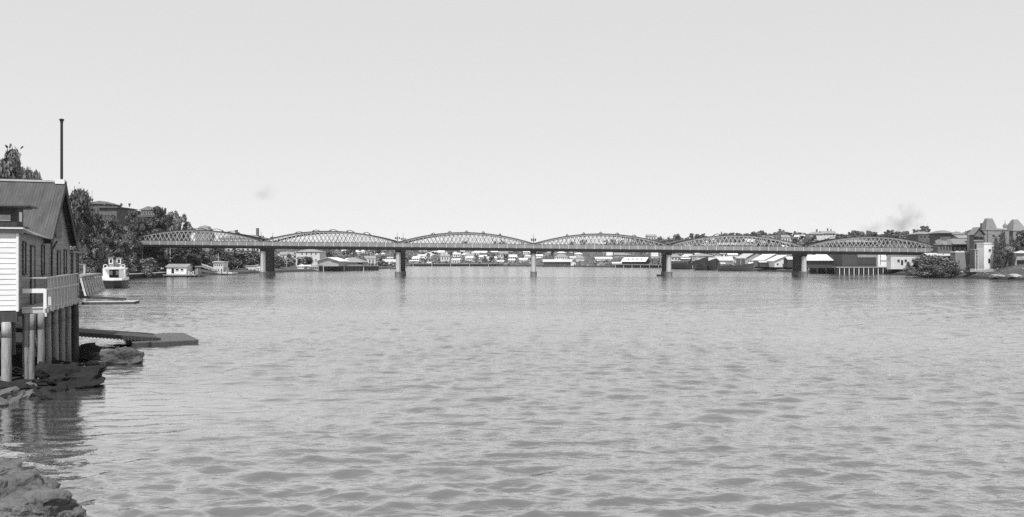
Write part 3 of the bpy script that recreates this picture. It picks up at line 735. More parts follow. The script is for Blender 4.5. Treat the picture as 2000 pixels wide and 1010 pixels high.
hull_loft(11.5, 6.0, 0, lambda q: 3.5 - 1.7 * q ** 2, 2.0, .7).build('hull', M['hull_black'], hk)
gun = MB(); pr = None
for k in range(13):
    q = k / 12; ww = 3.0 * (.7 + .3 * min(1, q * 3)) * (1 if q < .45 else max(.02, 1 - ((q - .45) / .55) ** 2.0)); p = (-ww, -5.75 + 11.5 * q, 3.5 - 1.7 * q ** 2 + .05), (ww, -5.75 + 11.5 * q, 3.5 - 1.7 * q ** 2 + .05)
    if pr: gun.bar(pr[0], p[0], .35, .35); gun.bar(pr[1], p[1], .35, .35)
    pr = p
gun.build('gunwale', M['mid'], hk)
Y_ = YW(539)
bu = thing('mooring_buoy', 'small dark skiff floating at the foot of the fourth pier', 'skiff', (X(1291, 338), 338, 0), R(80))
hull_loft(3.4, 1.3, 0, lambda q: .55 + .2 * q, 2, .7, zb=-.15).build('hull', M['hull_black'], bu); MB().tube((0, 0, .1), (0, 0, 4.5), .06, .04, 6).build('mast', M['timber_light'], bu)
bu.name = 'skiff'

# ------------------------------------------------------------------ buildings
def hit(px, py, y0=60.0, y1=2200.0):
    """distance at which the line of sight through a photograph point meets the ground"""
    Y = np.arange(y0, y1, 2.0)
    d = Z(py, Y) - H(X(px, Y), Y)
    k = np.argmax(d < 0)
    return float(Y[k]) if d[k] < 0 else 1000.0
def bldg(name, label, cat, px0, px1, ytop, Y, depth, wall, roof='gable_x', ry=None, roofm=None, over=.35, wins=(), rz=0.0, group=None, winm=None, base=None, chim=(), parts=True, doors=()):
    """front width between two pixel columns at distance Y, eaves at row ytop, ridge at row ry; wins are (u0,u1,v0,v1) in photograph pixels"""
    xm = (px0 + px1) / 2
    cs = math.cos(R(rz))
    W = (px1 - px0) / FP * Y / max(.5, cs)
    ox = X(xm, Y)
    gz_ = min(Hs(ox - W / 2, Y), Hs(ox + W / 2, Y), Hs(ox, Y + depth)) if base is None else base
    ze, zr = Z(ytop, Y), (Z(ry, Y) if ry else Z(ytop, Y) + .01)
    hgt = ze - gz_
    if hgt < 1.5: gz_ = ze - 1.5 - 0.0; hgt = 1.5
    rise = max(.15, zr - ze)
    t = thing(name, label, cat, (ox, Y, gz_), R(rz), group)
    MB().box(-W / 2, W / 2, 0, depth, -.6, hgt).build('wall', wall, t)
    rm = roofm or M['roof_mid']
    a, b, c, d = -W / 2 - over, W / 2 + over, -over, depth + over
    mb = MB()
    if roof == 'gable_x':
        ym = depth / 2
        mb.slab([(a, c, hgt), (b, c, hgt), (b, ym, hgt + rise), (a, ym, hgt + rise)], .12); mb.slab([(a, d, hgt), (b, d, hgt), (b, ym, hgt + rise), (a, ym, hgt + rise)], .12)
        MB().prism([(0.02, hgt - .1), (depth - .02, hgt - .1), (ym, hgt + rise - .16)], 'x', -W / 2 + .003, W / 2 - .003).build('gable', wall, t)
    elif roof == 'gable_y':
        mb.slab([(a, c, hgt), (a, d, hgt), (0, d, hgt + rise), (0, c, hgt + rise)], .12); mb.slab([(b, c, hgt), (b, d, hgt), (0, d, hgt + rise), (0, c, hgt + rise)], .12)
        MB().prism([(-W / 2 + .02, hgt - .1), (W / 2 - .02, hgt - .1), (0, hgt + rise - .16)], 'y', .003, depth - .003).build('gable', wall, t)
    elif roof == 'hip':
        m_ = min(W, depth) / 2 * .9
        if W >= depth: p, q = (a + m_, depth / 2, hgt + rise), (b - m_, depth / 2, hgt + rise)
        else: p, q = (0, c + m_, hgt + rise), (0, d - m_, hgt + rise)
        vs_ = [(a, c, hgt), (b, c, hgt), (b, d, hgt), (a, d, hgt), p, q, (a, c, hgt - .12), (b, c, hgt - .12), (b, d, hgt - .12), (a, d, hgt - .12)]
        fs = ([(0, 1, 5, 4), (1, 2, 5), (2, 3, 4, 5), (3, 0, 4)] if W >= depth else [(0, 1, 4), (1, 2, 5, 4), (2, 3, 5), (3, 0, 4, 5)]) + [(6, 7, 1, 0), (7, 8, 2, 1), (8, 9, 3, 2), (9, 6, 0, 3), (9, 8, 7, 6)]
        mb.add(vs_, fs)
    elif roof == 'flat':
        mb.box(a, b, c, d, hgt + .003, hgt + .35); mb.box(-W / 2 + .1, W / 2 - .1, .1, depth - .1, hgt + .353, hgt + .36 + rise)
    elif roof == 'pyr':
        f_ = .52 if 'turret' in name else .28
        vs_ = [(a, c, hgt), (b, c, hgt), (b, d, hgt), (a, d, hgt), (-W * f_ / 2, depth / 2 - W * f_ / 2, hgt + rise), (W * f_ / 2, depth / 2 - W * f_ / 2, hgt + rise), (W * f_ / 2, depth / 2 + W * f_ / 2, hgt + rise), (-W * f_ / 2, depth / 2 + W * f_ / 2, hgt + rise)]
        mb.add(vs_, [(0, 1, 5, 4), (1, 2, 6, 5), (2, 3, 7, 6), (3, 0, 4, 7), (4, 5, 6, 7), (3, 2, 1, 0)])
    ro = mb.build('roof', rm, t)
    for (u, cw, chh) in chim:
        MB().box(u * W - cw / 2, u * W + cw / 2, depth * .5 - cw / 2, depth * .5 + cw / 2, hgt + rise * .4, hgt + rise + chh).box(u * W - cw / 2 - .1, u * W + cw / 2 + .1, depth * .5 - cw / 2 - .1, depth * .5 + cw / 2 + .1, hgt + rise + chh + .003, hgt + rise + chh + .2).build('chimney', M['brick'], ro)
    def lx(px): return (X(px, Y) - ox) / cs
    for (u0, u1, v0, v1) in wins:
        a0, a1, z0, z1 = lx(u0), lx(u1), Z(v1, Y) - gz_, Z(v0, Y) - gz_
        wn = MB().box(a0, a1, -.05, -.003, z0, z1).build('window', winm or M['glass'], t)
        if (u1 - u0) > 2.4: MB().box(a0 - .1, a1 + .1, -.14, -.053, z0 - .16, z0 - .003).build('sill', M['pale'], wn)
    for (u0, u1, v0, v1) in doors:
        MB().box(lx(u0), lx(u1), -.06, -.003, Z(v1, Y) - gz_, Z(v0, Y) - gz_).build('door', M['black'], t)
    return t, W, hgt, rise
def row(u0, u1, n, wpx, v0, v1): return [(u0 + (u1 - u0) * k / max(1, n - 1) - wpx / 2, u0 + (u1 - u0) * k / max(1, n - 1) + wpx / 2, v0, v1) for k in range(n)]

# left bank
t, W, hg, rs_ = bldg('brick_mansion', 'dark brick mansion block with stepped flat roof and ball finials, highest on the left bank', 'building', 194, 228, 406, 352, 16, M['brick'], 'flat', 405, M['brick'], .9, row(199, 224, 5, 2.6, 420, 430) + row(199, 224, 5, 2.6, 440, 450))
for q in range(4): MB().lathe(-W / 2 + 2 + q * 3.4, .5, [(.2, hg + .3), (.15, hg + .9), (.45, hg + 1.2), (.5, hg + 1.5), (.3, hg + 1.9), (.05, hg + 2.0)], 8).build('finial', M['brick'], t)
t, W, hg, rs_ = bldg('brick_mansion', 'dark brick wing with low hipped roof and thin mast, left of the stepped mansion block', 'building', 166, 206, 398, 366, 14, M['brick'], 'hip', 391, M['roof_dark'], .6, row(178, 198, 4, 2.4, 408, 418) + row(178, 198, 4, 2.4, 430, 441))
MB().tube((-W / 2 + 1.5, 3, hg), (-W / 2 + 1.5, 3, hg + 6), .08, .04, 6).build('mast', M['iron_dark'], t)
for q in range(2): MB().lathe(-W / 2 + 1.2 + q * 1.6, .6, [(.2, hg + .3), (.2, hg + 1.4), (.5, hg + 1.7), (.45, hg + 2.1), (.05, hg + 2.4)], 8).build('finial', M['brick'], t)
t, W, hg, rs_ = bldg('brick_office', 'dark brick building with central pediment behind trees above the left bridge end', 'building', 250, 326, 424, 392, 16, M['brick'], 'flat', 421, M['brick'], .8, row(278, 302, 6, 2.6, 414.5, 418) + row(256, 320, 8, 2.6, 434, 444) + row(256, 320, 8, 2.6, 450, 460))
MB().box(-W * .18, W * .2, .4, 9, hg, hg + 3.2).prism([(-W * .24, hg + 3.2), (W * .26, hg + 3.2), (W * .01, hg + 5.0)], 'y', 0, 9.4).build('pediment', M['brick_mid'], t)
MB().box(W * .36, W * .39, 3, 4, hg, hg + 4.4).build('chimney', M['brick'], t)
MB().box(-W / 2, -W * .3, .5, 5, hg + .4, hg + 3).build('parapet', M['brick'], t)
bldg('small_house', 'small dark gabled roof between the two big brick buildings on the left bank', 'house', 226, 246, 438, 360, 8, M['brick'], 'gable_y', 428, M['roof_dark'], .5)
t, W, hg, rs_ = bldg('turret_building', 'steep truncated slate turret showing above the first arch of the bridge', 'building', 381, 409, 455, 480, 8, M['brick_mid'], 'pyr', 441.5, M['slate'], .3)
cr = MB()
for q in range(6): cr.box(-1.1 + q * .4, -1.02 + q * .4, 3.9, 4.0, hg + rs_, hg + rs_ + .7)
cr.build('cresting', M['iron_dark'], t)
bldg('riverside_office', 'large pale building with rows of tall windows behind trees under the first span', 'building', 428, 510, 465, 468, 15, M['pale'], 'hip', 458, M['slate'], .6, row(437, 503, 8, 4.2, 486, 493.5) + row(437, 503, 8, 4, 470, 478), chim=((-.2, 1.2, 2.5), (.31, 1.3, 3.5)))
bldg('boat_shed', 'small white shed with grey roof on the sea wall under the left bridge end', 'shed', 325.5, 364, 521.5, 324, 6, M['white'], 'gable_x', 515.5, M['roof_mid'], .5, [(343, 349, 525.5, 528.5), (353, 358, 525.5, 528.5)], base=1.0, doors=[(335, 340, 524, 534)])
ld = thing('landing', 'low dark timber landing carrying the small white shed and its railings', 'landing', (X(346, 322), 322, 0))
MB().box(-5.5, 7, 0, 14, .6, .99).build('deck', M['timber'], ld)
for q in range(7): link('pile', MB().tube((0, 0, -1), (0, 0, .6), .17, .15, 8).mesh('pile', M['timber_dark']), ld, (-5.2 + q * 1.95, .3, 0))
rb = MB().bar((4.2, .1, 1.0), (6, .1, 2.1), .12, .12).bar((4.2, .1, 2.1), (6, .1, 1.0), .12, .12).box(4.1, 4.25, .05, .2, .993, 2.2).box(6, 6.15, .05, .2, .993, 2.2); rb.build('cross_railing', M['white'], ld)
fp = thing('flagpole', 'tall white flagpole behind the small white shed on the sea wall', 'flagpole', (X(332.5, 356), 356, Hs(X(332.5, 356), 356)))
MB().tube((0, 0, -.3), (0, 0, 13.2), .11, .06, 8).build('pole', M['white'], fp); MB().lathe(0, 0, [(.05, 13.2), (.14, 13.3), (.05, 13.45)], 8).build('finial', M['white'], fp)
fp = thing('flagpole', 'short pale post beside the left end of the small white shed', 'post', (X(326, 352), 352, Hs(X(326, 352), 352)))
MB().tube((0, 0, -.3), (0, 0, 6.5), .1, .08, 8).build('pole', M['timber_light'], fp)
cp = thing('bridge_column', 'slender pale column under the left end of the bridge deck', 'column', (X(278, 338), 338, Hs(X(278, 338), 338)))
hh = 10.1 + sl(X(278, 338)) - Hs(X(278, 338), 338)
MB().lathe(0, 0, [(.3, -.3), (.3, .4), (.2, .5), (.18, hh - .3), (.3, hh)], 10).build('shaft', M['iron_paint'], cp); MB().box(-.35, .35, -.35, .35, hh + .003, hh + .15).build('capital', M['iron_grey'], cp)
sw_ = thing('sea_wall', 'long dark stone sea wall running from the ferry to the small white shed', 'wall', (0, 0, 0))
mb = MB(); cb = MB()
yy = np.linspace(196, 352, 27)
for a, b in zip(yy[:-1], yy[1:]):
    xa, xb = lerp(LB, a) + .9, lerp(LB, b) + .9
    mb.add([(xa, a, -1), (xb, b, -1), (xb - 1.5, b, -1), (xa - 1.5, a, -1), (xa, a, 1.55), (xb, b, 1.55), (xb - 1.5, b, 1.55), (xa - 1.5, a, 1.55)], [(4, 5, 6, 7), (0, 1, 5, 4), (2, 3, 7, 6)])
    cb.add([(xa + .08, a, 1.553), (xb + .08, b, 1.553), (xb - 1.6, b, 1.553), (xa - 1.6, a, 1.553), (xa + .08, a, 1.8), (xb + .08, b, 1.8), (xb - 1.6, b, 1.8), (xa - 1.6, a, 1.8)], [(4, 5, 6, 7), (0, 1, 5, 4), (2, 3, 7, 6), (3, 2, 1, 0)])
mb.build('wall_face', M['rock_dark'], sw_); cb.build('coping', M['pale'], sw_)
# little jetty, gangways and pavilion by the white shed
Y = 372
jt = thing('jetty', 'pale railed gangway sloping down to a low landing right of the small white shed', 'jetty', (X(400, Y), Y, 0))
x0, x1 = X(384, Y) - X(400, Y), X(421, Y) - X(400, Y)
MB().bar((x0, 0, 4.4), (x1, -1, 1.6), 1.6, .25).build('gangway', M['timber'], jt)
for yv in (-.85, .7):
    rb = MB().bar((x0, yv, 5.4), (x1, yv - 1, 2.7), .12, .14)
    for q in range(8):
        u = q / 7; rb.bar((x0 + (x1 - x0) * u, yv - u, 4.4 - 2.8 * u), (x0 + (x1 - x0) * u, yv - u, 5.4 - 2.7 * u), .12, .12)
    rb.build('handrail', M['white'], jt)
MB().box(x1 - 1, x1 + 9, -3, 2, .5, 1.1).build('landing', M['timber_light'], jt)
for q in range(5): link('pile', MB().tube((0, 0, -1), (0, 0, 2.6), .16, .14, 8).mesh('pile', M['timber_dark']), jt, (x1 - 1 + q * 2.4, -3.1, 0))
bldg('pavilion', 'small pale two-level pavilion with dark windows at the landing under the first span', 'pavilion', 417, 436, 512.5, 378, 6, M['pale'], 'flat', 512, M['roof_pale'], .4, row(420, 433, 4, 2.2, 516, 519.5) + row(420, 433, 3, 2.2, 526, 529), base=.8)
fp = thing('flagpole', 'thin white pole with crosstree on the pale two-level pavilion', 'flagpole', (X(426.5, 380), 380, 5.6))
MB().tube((0, 0, 0), (0, 0, 3.9), .08, .05, 6).bar((-.9, 0, 2.2), (.1, 0, 2.5), .08, .08).build('pole', M['white'], fp)
bldg('ticket_kiosk', 'narrow white kiosk right of the pale two-level pavilion', 'kiosk', 436, 442, 525, 380, 3, M['white'], 'flat', 524.5, M['roof_pale'], .2, [(437.5, 440.5, 527, 530)], base=.6)
bldg('wharf_shed', 'low shed with pale upper boards and dark open front left of the first pier', 'shed', 480, 500, 520, 428, 8, M['pale'], 'gable_x', 516, M['roof_mid'], .3, row(483, 497, 3, 3.4, 526, 532), winm=M['black'], base=.5)
bldg('wharf_shed', 'small white hut tucked against the left side of the first pier', 'hut', 501, 507.5, 523, 420, 4, M['white'], 'gable_x', 521, M['roof_pale'], .2, [(503, 505.5, 525, 527.5)], base=.6)
bldg('wharf_fence_shed', 'long low dark paling shed between the kiosk and the first pier', 'shed', 456, 480, 525, 425, 4, M['timber'], 'gable_x', 524, M['roof_dark'], .2, base=.4)

# between first and second pier
bldg('warehouse', 'big pale three-storey warehouse with rows of dark windows under the second span', 'warehouse', 578, 624.5, 492, 540, 16, M['pale'], 'hip', 485.5, M['roof_mid'], .5, row(590, 617, 4, 2.0, 493.5, 498) + [(608, 610, 506, 511.5), (616, 618, 506, 511.5)] + row(590, 600, 2, 2, 506, 511))
bldg('gabled_wharf_shed', 'large gable-fronted wharf shed with bright right roof slope over dark open underside', 'shed', 620, 661, 510.5, 484, 24, M['mid'], 'gable_y', 502.5, M['roof_white'], 1.2, row(648, 658, 4, 1.6, 510.8, 512.2), base=3.4)
bldg('hipped_wharf_shed', 'grey hipped wharf shed right of the bright gabled shed', 'shed', 662, 706, 512, 520, 20, M['mid'], 'hip', 502.5, M['roof_mid'], 1.0, [(699, 709, 513, 516)], winm=M['black'], base=2.6)
wq_ = thing('timber_wharf', 'dark piled wharf carrying the two sheds under the second span', 'wharf', (X(665, 482), 482, 0))
x0, x1 = X(622, 482) - X(665, 482), X(714, 482) - X(665, 482)
MB().slab([(x0, -1, 3.4), (x1, 40, 3.0), (x1 - 14, 50, 3.0), (x0 - 4, 30, 3.4)], .5).build('deck', M['timber'], wq_)
pm = MB().tube((0, 0, -1.2), (0, 0, 3.0), .22, .2, 8).mesh('pile', M['timber_dark'])
pl_ = MB().tube((0, 0, -1.2), (0, 0, 3.0), .22, .2, 8).mesh('pile', M['timber_light'])
for q in range(16): link('pile', pl_ if q % 5 == 1 else pm, wq_, (x0 + .5 + (x1 - x0 - .6) * q / 15, -.4 + 41 * q / 15, 0))
MB().slab([(x0 + .5, 1.5, 2.9), (x1 - .5, 42, 2.6), (x1 - .5, 42, -.8), (x0 + .5, 1.5, -.8)], .2).build('back_boarding', M['timber_dark'], wq_)
L1 = [  # px0, px1, eave row, ridge row, base row, roof kind, wall, roof, label
 (537, 545, 499, 496, 505, 'gable_y', 'white', 'roof_pale', 'tall narrow white house just right of the first pier'),
 (546, 578, 502, 494, 509, 'hip', 'mid', 'roof_mid', 'broad house with pale rounded-looking hip roof right of the first pier'),
 (575, 591, 503, 497.5, 510, 'hip', 'mid', 'roof_pale', 'pale hip roof in front of the three-storey warehouse'),
 (566, 578, 510, 504, 515, 'gable_y', 'mid', 'roof_white', 'small gabled cottage with white bargeboards below the pale rounded roof'),
 (551, 566, 514, 511, 519, 'gable_x', 'brick', 'roof_dark', 'low dark-roofed shed on the bank right of the first pier'),
 (581, 593, 520, 516.5, 525, 'hip', 'white', 'roof_white', 'small bright white tent-like roof on the bank below the warehouse'),
 (594, 604, 520, 517.5, 525, 'gable_x', 'pale', 'roof_white', 'tiny white-roofed hut right of the bright tent-like roof'),
 (606, 622, 522, 518, 527, 'gable_x', 'mid', 'roof_mid', 'grey lean-to shed left of the bright gabled wharf shed'),
 (626, 641, 497, 494, 502, 'hip', 'pale', 'roof_pale', 'pale roof peeping above the gabled wharf shed'),
 (667, 683, 490.5, 488, 494, 'gable_x', 'white', 'roof_white', 'white house just under the deck in the left half of the second span'),
 (687, 702, 492, 488.5, 498, 'hip', 'pale', 'roof_white', 'pale hip-roofed house above the grey hipped wharf shed'),
 (704, 712, 491, 488, 495, 'hip', 'white', 'roof_white', 'small white house right of the pale hip-roofed one under second span'),
 (733, 739, 497, 495, 500, 'hip', 'white', 'roof_white', 'left white cottage among trees near the second pier'),
 (744, 751, 496, 493.5, 499, 'hip', 'white', 'roof_white', 'right white cottage among trees near the second pier'),
 (756, 767, 504, 502, 507, 'gable_x', 'white', 'roof_pale', 'low white cottage just left of the second pier'),
]
L2 = [
 (799.5, 809, 510, 508.5, 513, 'gable_x', 'white', 'roof_white', 'bright white low roof right of the second pier'),
 (810.5, 817, 510, 508.5, 513, 'gable_x', 'white', 'roof_white', 'second bright low roof right of the second pier'),
 (819, 823.5, 503.5, 502, 506, 'hip', 'white', 'roof_white', 'first of four little white cottages in a row under the third span'),
 (824.5, 829, 503.5, 502, 506, 'hip', 'white', 'roof_white', 'second of four little white cottages in a row under the third span'),
 (829.5, 833.5, 503.5, 502, 506, 'hip', 'white', 'roof_white', 'third of four little white cottages in a row under the third span'),
 (834, 838.5, 503.5, 502, 506, 'hip', 'white', 'roof_white', 'fourth of four little white cottages in a row under the third span'),
 (832, 839, 494, 492, 498, 'hip', 'pale', 'roof_white', 'pale roof high on the far slope above the row of four cottages'),
 (843, 849, 495, 493, 498, 'hip', 'white', 'roof_pale', 'small white house just right of the pale roof above the row'),
 (855, 868, 493, 489, 498, 'gable_x', 'white', 'roof_white', 'long white building with tower under the left middle of the third span'),
 (869, 874, 495, 490, 502, 'gable_y', 'white', 'roof_pale', 'tall thin white house right of the long white building'),
 (884, 893, 494, 491.5, 498, 'hip', 'pale', 'roof_white', 'pale hipped house left of the square white block under the deck'),
 (899, 909, 491, 489.5, 496, 'gable_x', 'white', 'roof_white', 'square white block right under the deck at mid third span'),
 (926, 943, 493.5, 490, 497, 'gable_x', 'mid', 'roof_white', 'leftmost of the three long bright roofs under the third span'),
 (941, 957, 493.5, 490, 497, 'gable_x', 'mid', 'roof_white', 'middle one of the three long bright roofs under the third span'),
 (956, 973, 492.5, 489.5, 497, 'gable_x', 'mid', 'roof_white', 'rightmost of the three long bright roofs under the third span'),
 (947.5, 956, 503, 499.5, 508, 'gable_y', 'white', 'roof_white', 'white gable-fronted house with two dark windows alone on the far slope'),
 (974, 995, 500, 496, 505, 'hip', 'mid', 'roof_pale', 'wide grey hip roof on the far slope left of the middle pier'),
 (971, 984, 511, 508, 514, 'gable_x', 'white', 'roof_pale', 'low white shed on the far shore below the wide grey hip roof'),
 (993, 1006, 508, 506, 511, 'gable_x', 'white', 'roof_white', 'low white shed with dark front left of the middle pier'),
 (1015, 1030, 507, 504, 511, 'gable_x', 'white', 'roof_white', 'white house close by the middle pier on its left'),
 (1024, 1038, 500.5, 498, 505, 'hip', 'pale', 'roof_white', 'pale house higher up just left of the middle pier'),
 (834, 842, 513, 511.5, 516, 'gable_x', 'white', 'roof_white', 'tiny white boatshed on the far shore under the row of cottages'),
 (919, 925, 510, 508, 513, 'gable_y', 'white', 'roof_pale', 'tiny white hut on the far shore at mid third span'),
 (934, 939, 510, 508, 513, 'gable_y', 'white', 'roof_pale', 'tiny white hut on the far shore below the gabled white house'),
 (1046, 1060, 499.5, 497, 504, 'gable_x', 'white', 'roof_white', 'white house just right of the middle pier'),
 (1062, 1085, 495, 491.5, 499, 'hip', 'mid', 'roof_mid', 'grey roof under the deck right of the middle pier'),
 (1088, 1105, 494, 491, 498, 'hip', 'mid', 'roof_white', 'bright white ridge roof under the deck right of the grey one'),
 (1083, 1110, 502, 496, 507, 'hip', 'white', 'roof_mid', 'large grey-roofed house with bright white veranda right of the middle pier'),
 (1122, 1138, 496, 493.5, 500, 'hip', 'pale', 'roof_white', 'white-roofed house high under the left of the fourth span'),
 (1113, 1125, 503, 501, 507, 'gable_x', 'pale', 'roof_white', 'small pale house right of the large grey-roofed house'),
 (1125, 1141, 504, 499, 511, 'hip', 'pale', 'roof_mid', 'two-storey pale house among trees behind the long wharf shed'),
 (1115, 1125, 513, 511, 518, 'gable_y', 'white', 'roof_pale', 'white-walled hut at the right end of the long wharf shed'),
 (1163, 1196, 505, 502, 510, 'gable_x', 'white', 'roof_white', 'long white-roofed building left of the dormered bright shed'),
 (1166, 1180, 513.5, 509.5, 518, 'gable_y', 'mid', 'roof_dark', 'small dark gable against a white wall on the far shore'),
 (1184, 1197, 499, 493, 501, 'flat', 'white', 'roof_white', 'square white-edged block under the deck in the fourth span'),
 (1200, 1252, 498, 493.5, 502, 'gable_x', 'mid', 'roof_mid', 'long grey building under the deck behind the dormered bright shed'),
 (1272, 1286, 501, 493, 505, 'flat', 'white', 'roof_white', 'square white tower block left of the fourth pier'),
 (1196, 1214, 514.5, 512, 517, 'gable_x', 'white', 'roof_white', 'low white wall-like shed left of the dormered bright shed'),
 (1249, 1261, 515, 513, 517.5, 'gable_x', 'white', 'roof_white', 'low white shed at the right foot of the dormered bright shed'),
 (1309, 1330, 511, 509, 516, 'gable_x', 'white', 'roof_white', 'white roof line just above the covered barge'),
 (1331, 1350, 505.5, 503.5, 512, 'gable_x', 'brick', 'roof_white', 'white-roofed shed with dark front above the covered barge'),
 (1358, 1376, 512, 509.5, 518, 'gable_x', 'white', 'roof_white', 'white store behind the left dark lighter'),
 (1381, 1395, 511, 508, 519, 'gable_x', 'white', 'roof_pale', 'white store behind the right dark lighter'),
 (1352, 1396, 500, 496, 510, 'hip', 'mid', 'roof_mid', 'grey building with dark windows above the two lighters'),
 (1392, 1412, 500, 493, 508, 'gable_y', 'mid', 'roof_mid', 'tall grey gable left of the bright slanting roof under fifth span'),
 (1400, 1432, 509, 501, 517, 'gable_x', 'mid', 'roof_pale', 'bright slanting roof under the left of the fifth span'),
 (1409, 1416, 515, 513, 519, 'gable_x', 'white', 'roof_white', 'small white shed on the bank below the bright slanting roof'),
 (1422, 1441, 497.5, 493.5, 503, 'gable_x', 'white', 'roof_white', 'bright white roof high under the deck at mid fifth span'),
 (1433, 1440, 511, 508, 514, 'gable_y', 'white', 'roof_pale', 'little white gable below the high bright roof in fifth span'),
 (1443, 1454, 511, 508.5, 516, 'gable_x', 'white', 'roof_pale', 'low white shed right of the little white gable in fifth span'),
 (1464, 1478, 516, 512.5, 521, 'gable_x', 'white', 'roof_white', 'bright white double shed on the wharf left of the gabled sheds'),
 (1376, 1384, 473, 470, 477, 'hip', 'white', 'roof_pale', 'white cottage seen through the left lattice of the fifth arch'),
 (1390, 1398, 469, 466.5, 472, 'hip', 'white', 'roof_pale', 'white cottage higher up seen through the fifth arch lattice'),
 (1412, 1420, 466, 463.5, 469, 'hip', 'white', 'roof_pale', 'white cottage near the crown of the fifth arch'),
 (1373, 1397, 479, 476.5, 483, 'gable_x', 'pale', 'roof_pale', 'long pale roof just above the parapet left in fifth arch'),
 (1404, 1452, 478, 474, 484, 'gable_x', 'brick', 'roof_pale', 'long dark-walled building just above the parapet in mid fifth arch'),
 (1524, 1546, 482, 479, 486, 'gable_x', 'white', 'roof_white', 'white roof just above the parapet at the right end of fifth arch'),
 (1618, 1630, 476, 474, 480, 'gable_x', 'white', 'roof_white', 'white roof seen through the left lattice of the sixth arch'),
 (1652, 1664, 475.5, 473.5, 479, 'gable_x', 'white', 'roof_white', 'white roof seen through the middle lattice of the sixth arch'),
 (1708, 1720, 475, 472.5, 480, 'gable_x', 'white', 'roof_white', 'white roof seen through the right lattice of the sixth arch'),
]
for (a, b, ye, yr, yb, kind, wm, rm, lab) in L1 + L2:
    Yh = hit((a + b) / 2, yb)
    Yh = min(Yh, 1250)
    ww = (b - a) / FP * Yh
    wins = []
    if b - a > 4 and yb - ye > 2.4:
        nn = max(2, int((b - a) / 3.4)); vm = ye + (yb - ye) * .35
        wins = row(a + 2, b - 2, nn, 1.3, vm - .4, vm + 1.3)
    if 'two dark windows' in lab: wins = row(949.8, 953.6, 2, 1.4, 503.6, 505.2)
    bldg('building' if ww > 20 else 'house', lab, 'building' if ww > 20 else 'house', a, b, ye, Yh, max(6, min(14, ww * .8)), M[wm], kind, yr, M[rm], .4, wins)
PROT = []
for k, (w_, d_, h_, r_, wm, rm) in enumerate(((9, 7, 3.2, 2.2, 'white', 'roof_pale'), (11, 8, 3.4, 2.6, 'pale', 'roof_mid'), (8, 7, 3.0, 2.4, 'white', 'roof_white'), (12, 8, 3.6, 2.4, 'mid', 'roof_pale'), (10, 7, 5.6, 2.2, 'pale', 'roof_mid'))):
    wl_ = MB().box(-w_ / 2, w_ / 2, 0, d_, -1.5, h_).mesh('wall', M[wm])
    rf_ = MB(); m_ = d_ * .45 if k % 2 else .3; a_, b_ = -w_ / 2 - .5, w_ / 2 + .5
    rf_.add([(a_, -.5, h_), (b_, -.5, h_), (b_, d_ + .5, h_), (a_, d_ + .5, h_), (a_ + m_, d_ / 2, h_ + r_), (b_ - m_, d_ / 2, h_ + r_)], [(0, 1, 5, 4), (1, 2, 5), (2, 3, 4, 5), (3, 0, 4), (3, 2, 1, 0)])
    wi_ = MB().box(-.55, .55, -.04, -.003, h_ * .35, h_ * .8).mesh('window', M['glass'])
    PROT.append((wl_, rf_.mesh('roof', M[rm]), wi_, w_))
rh = random.Random(8)
for (lo, hi, y0, y1, cnt, lab) in ((540, 780, 600, 900, 16, 'small pale cottage among trees on the slope beyond the second span'), (795, 1290, 880, 1130, 46, 'small pale cottage among trees on the far slope beyond the middle spans'), (1310, 1570, 700, 830, 16, 'small pale cottage on the hill behind the fifth arch'), (1580, 1820, 480, 590, 10, 'small pale cottage on the hill behind the sixth arch')):
    for k in range(cnt):
        Yh = rh.uniform(y0, y1); xx = X(rh.uniform(lo, hi), Yh); zz = Hs(xx, Yh)
        if zz < 1.2: continue
        t = thing('cottage', lab, 'cottage', (xx, Yh, zz), R(rh.uniform(-25, 25)), lab.replace('small pale cottage', 'small pale cottages'))
        wl_, rf_, wi_, w_ = PROT[rh.randrange(5)]
        link('wall', wl_, t); link('roof', rf_, t)
        for q in (-1, 0, 1): link('window', wi_, t, (q * w_ * .28, 0, 0))
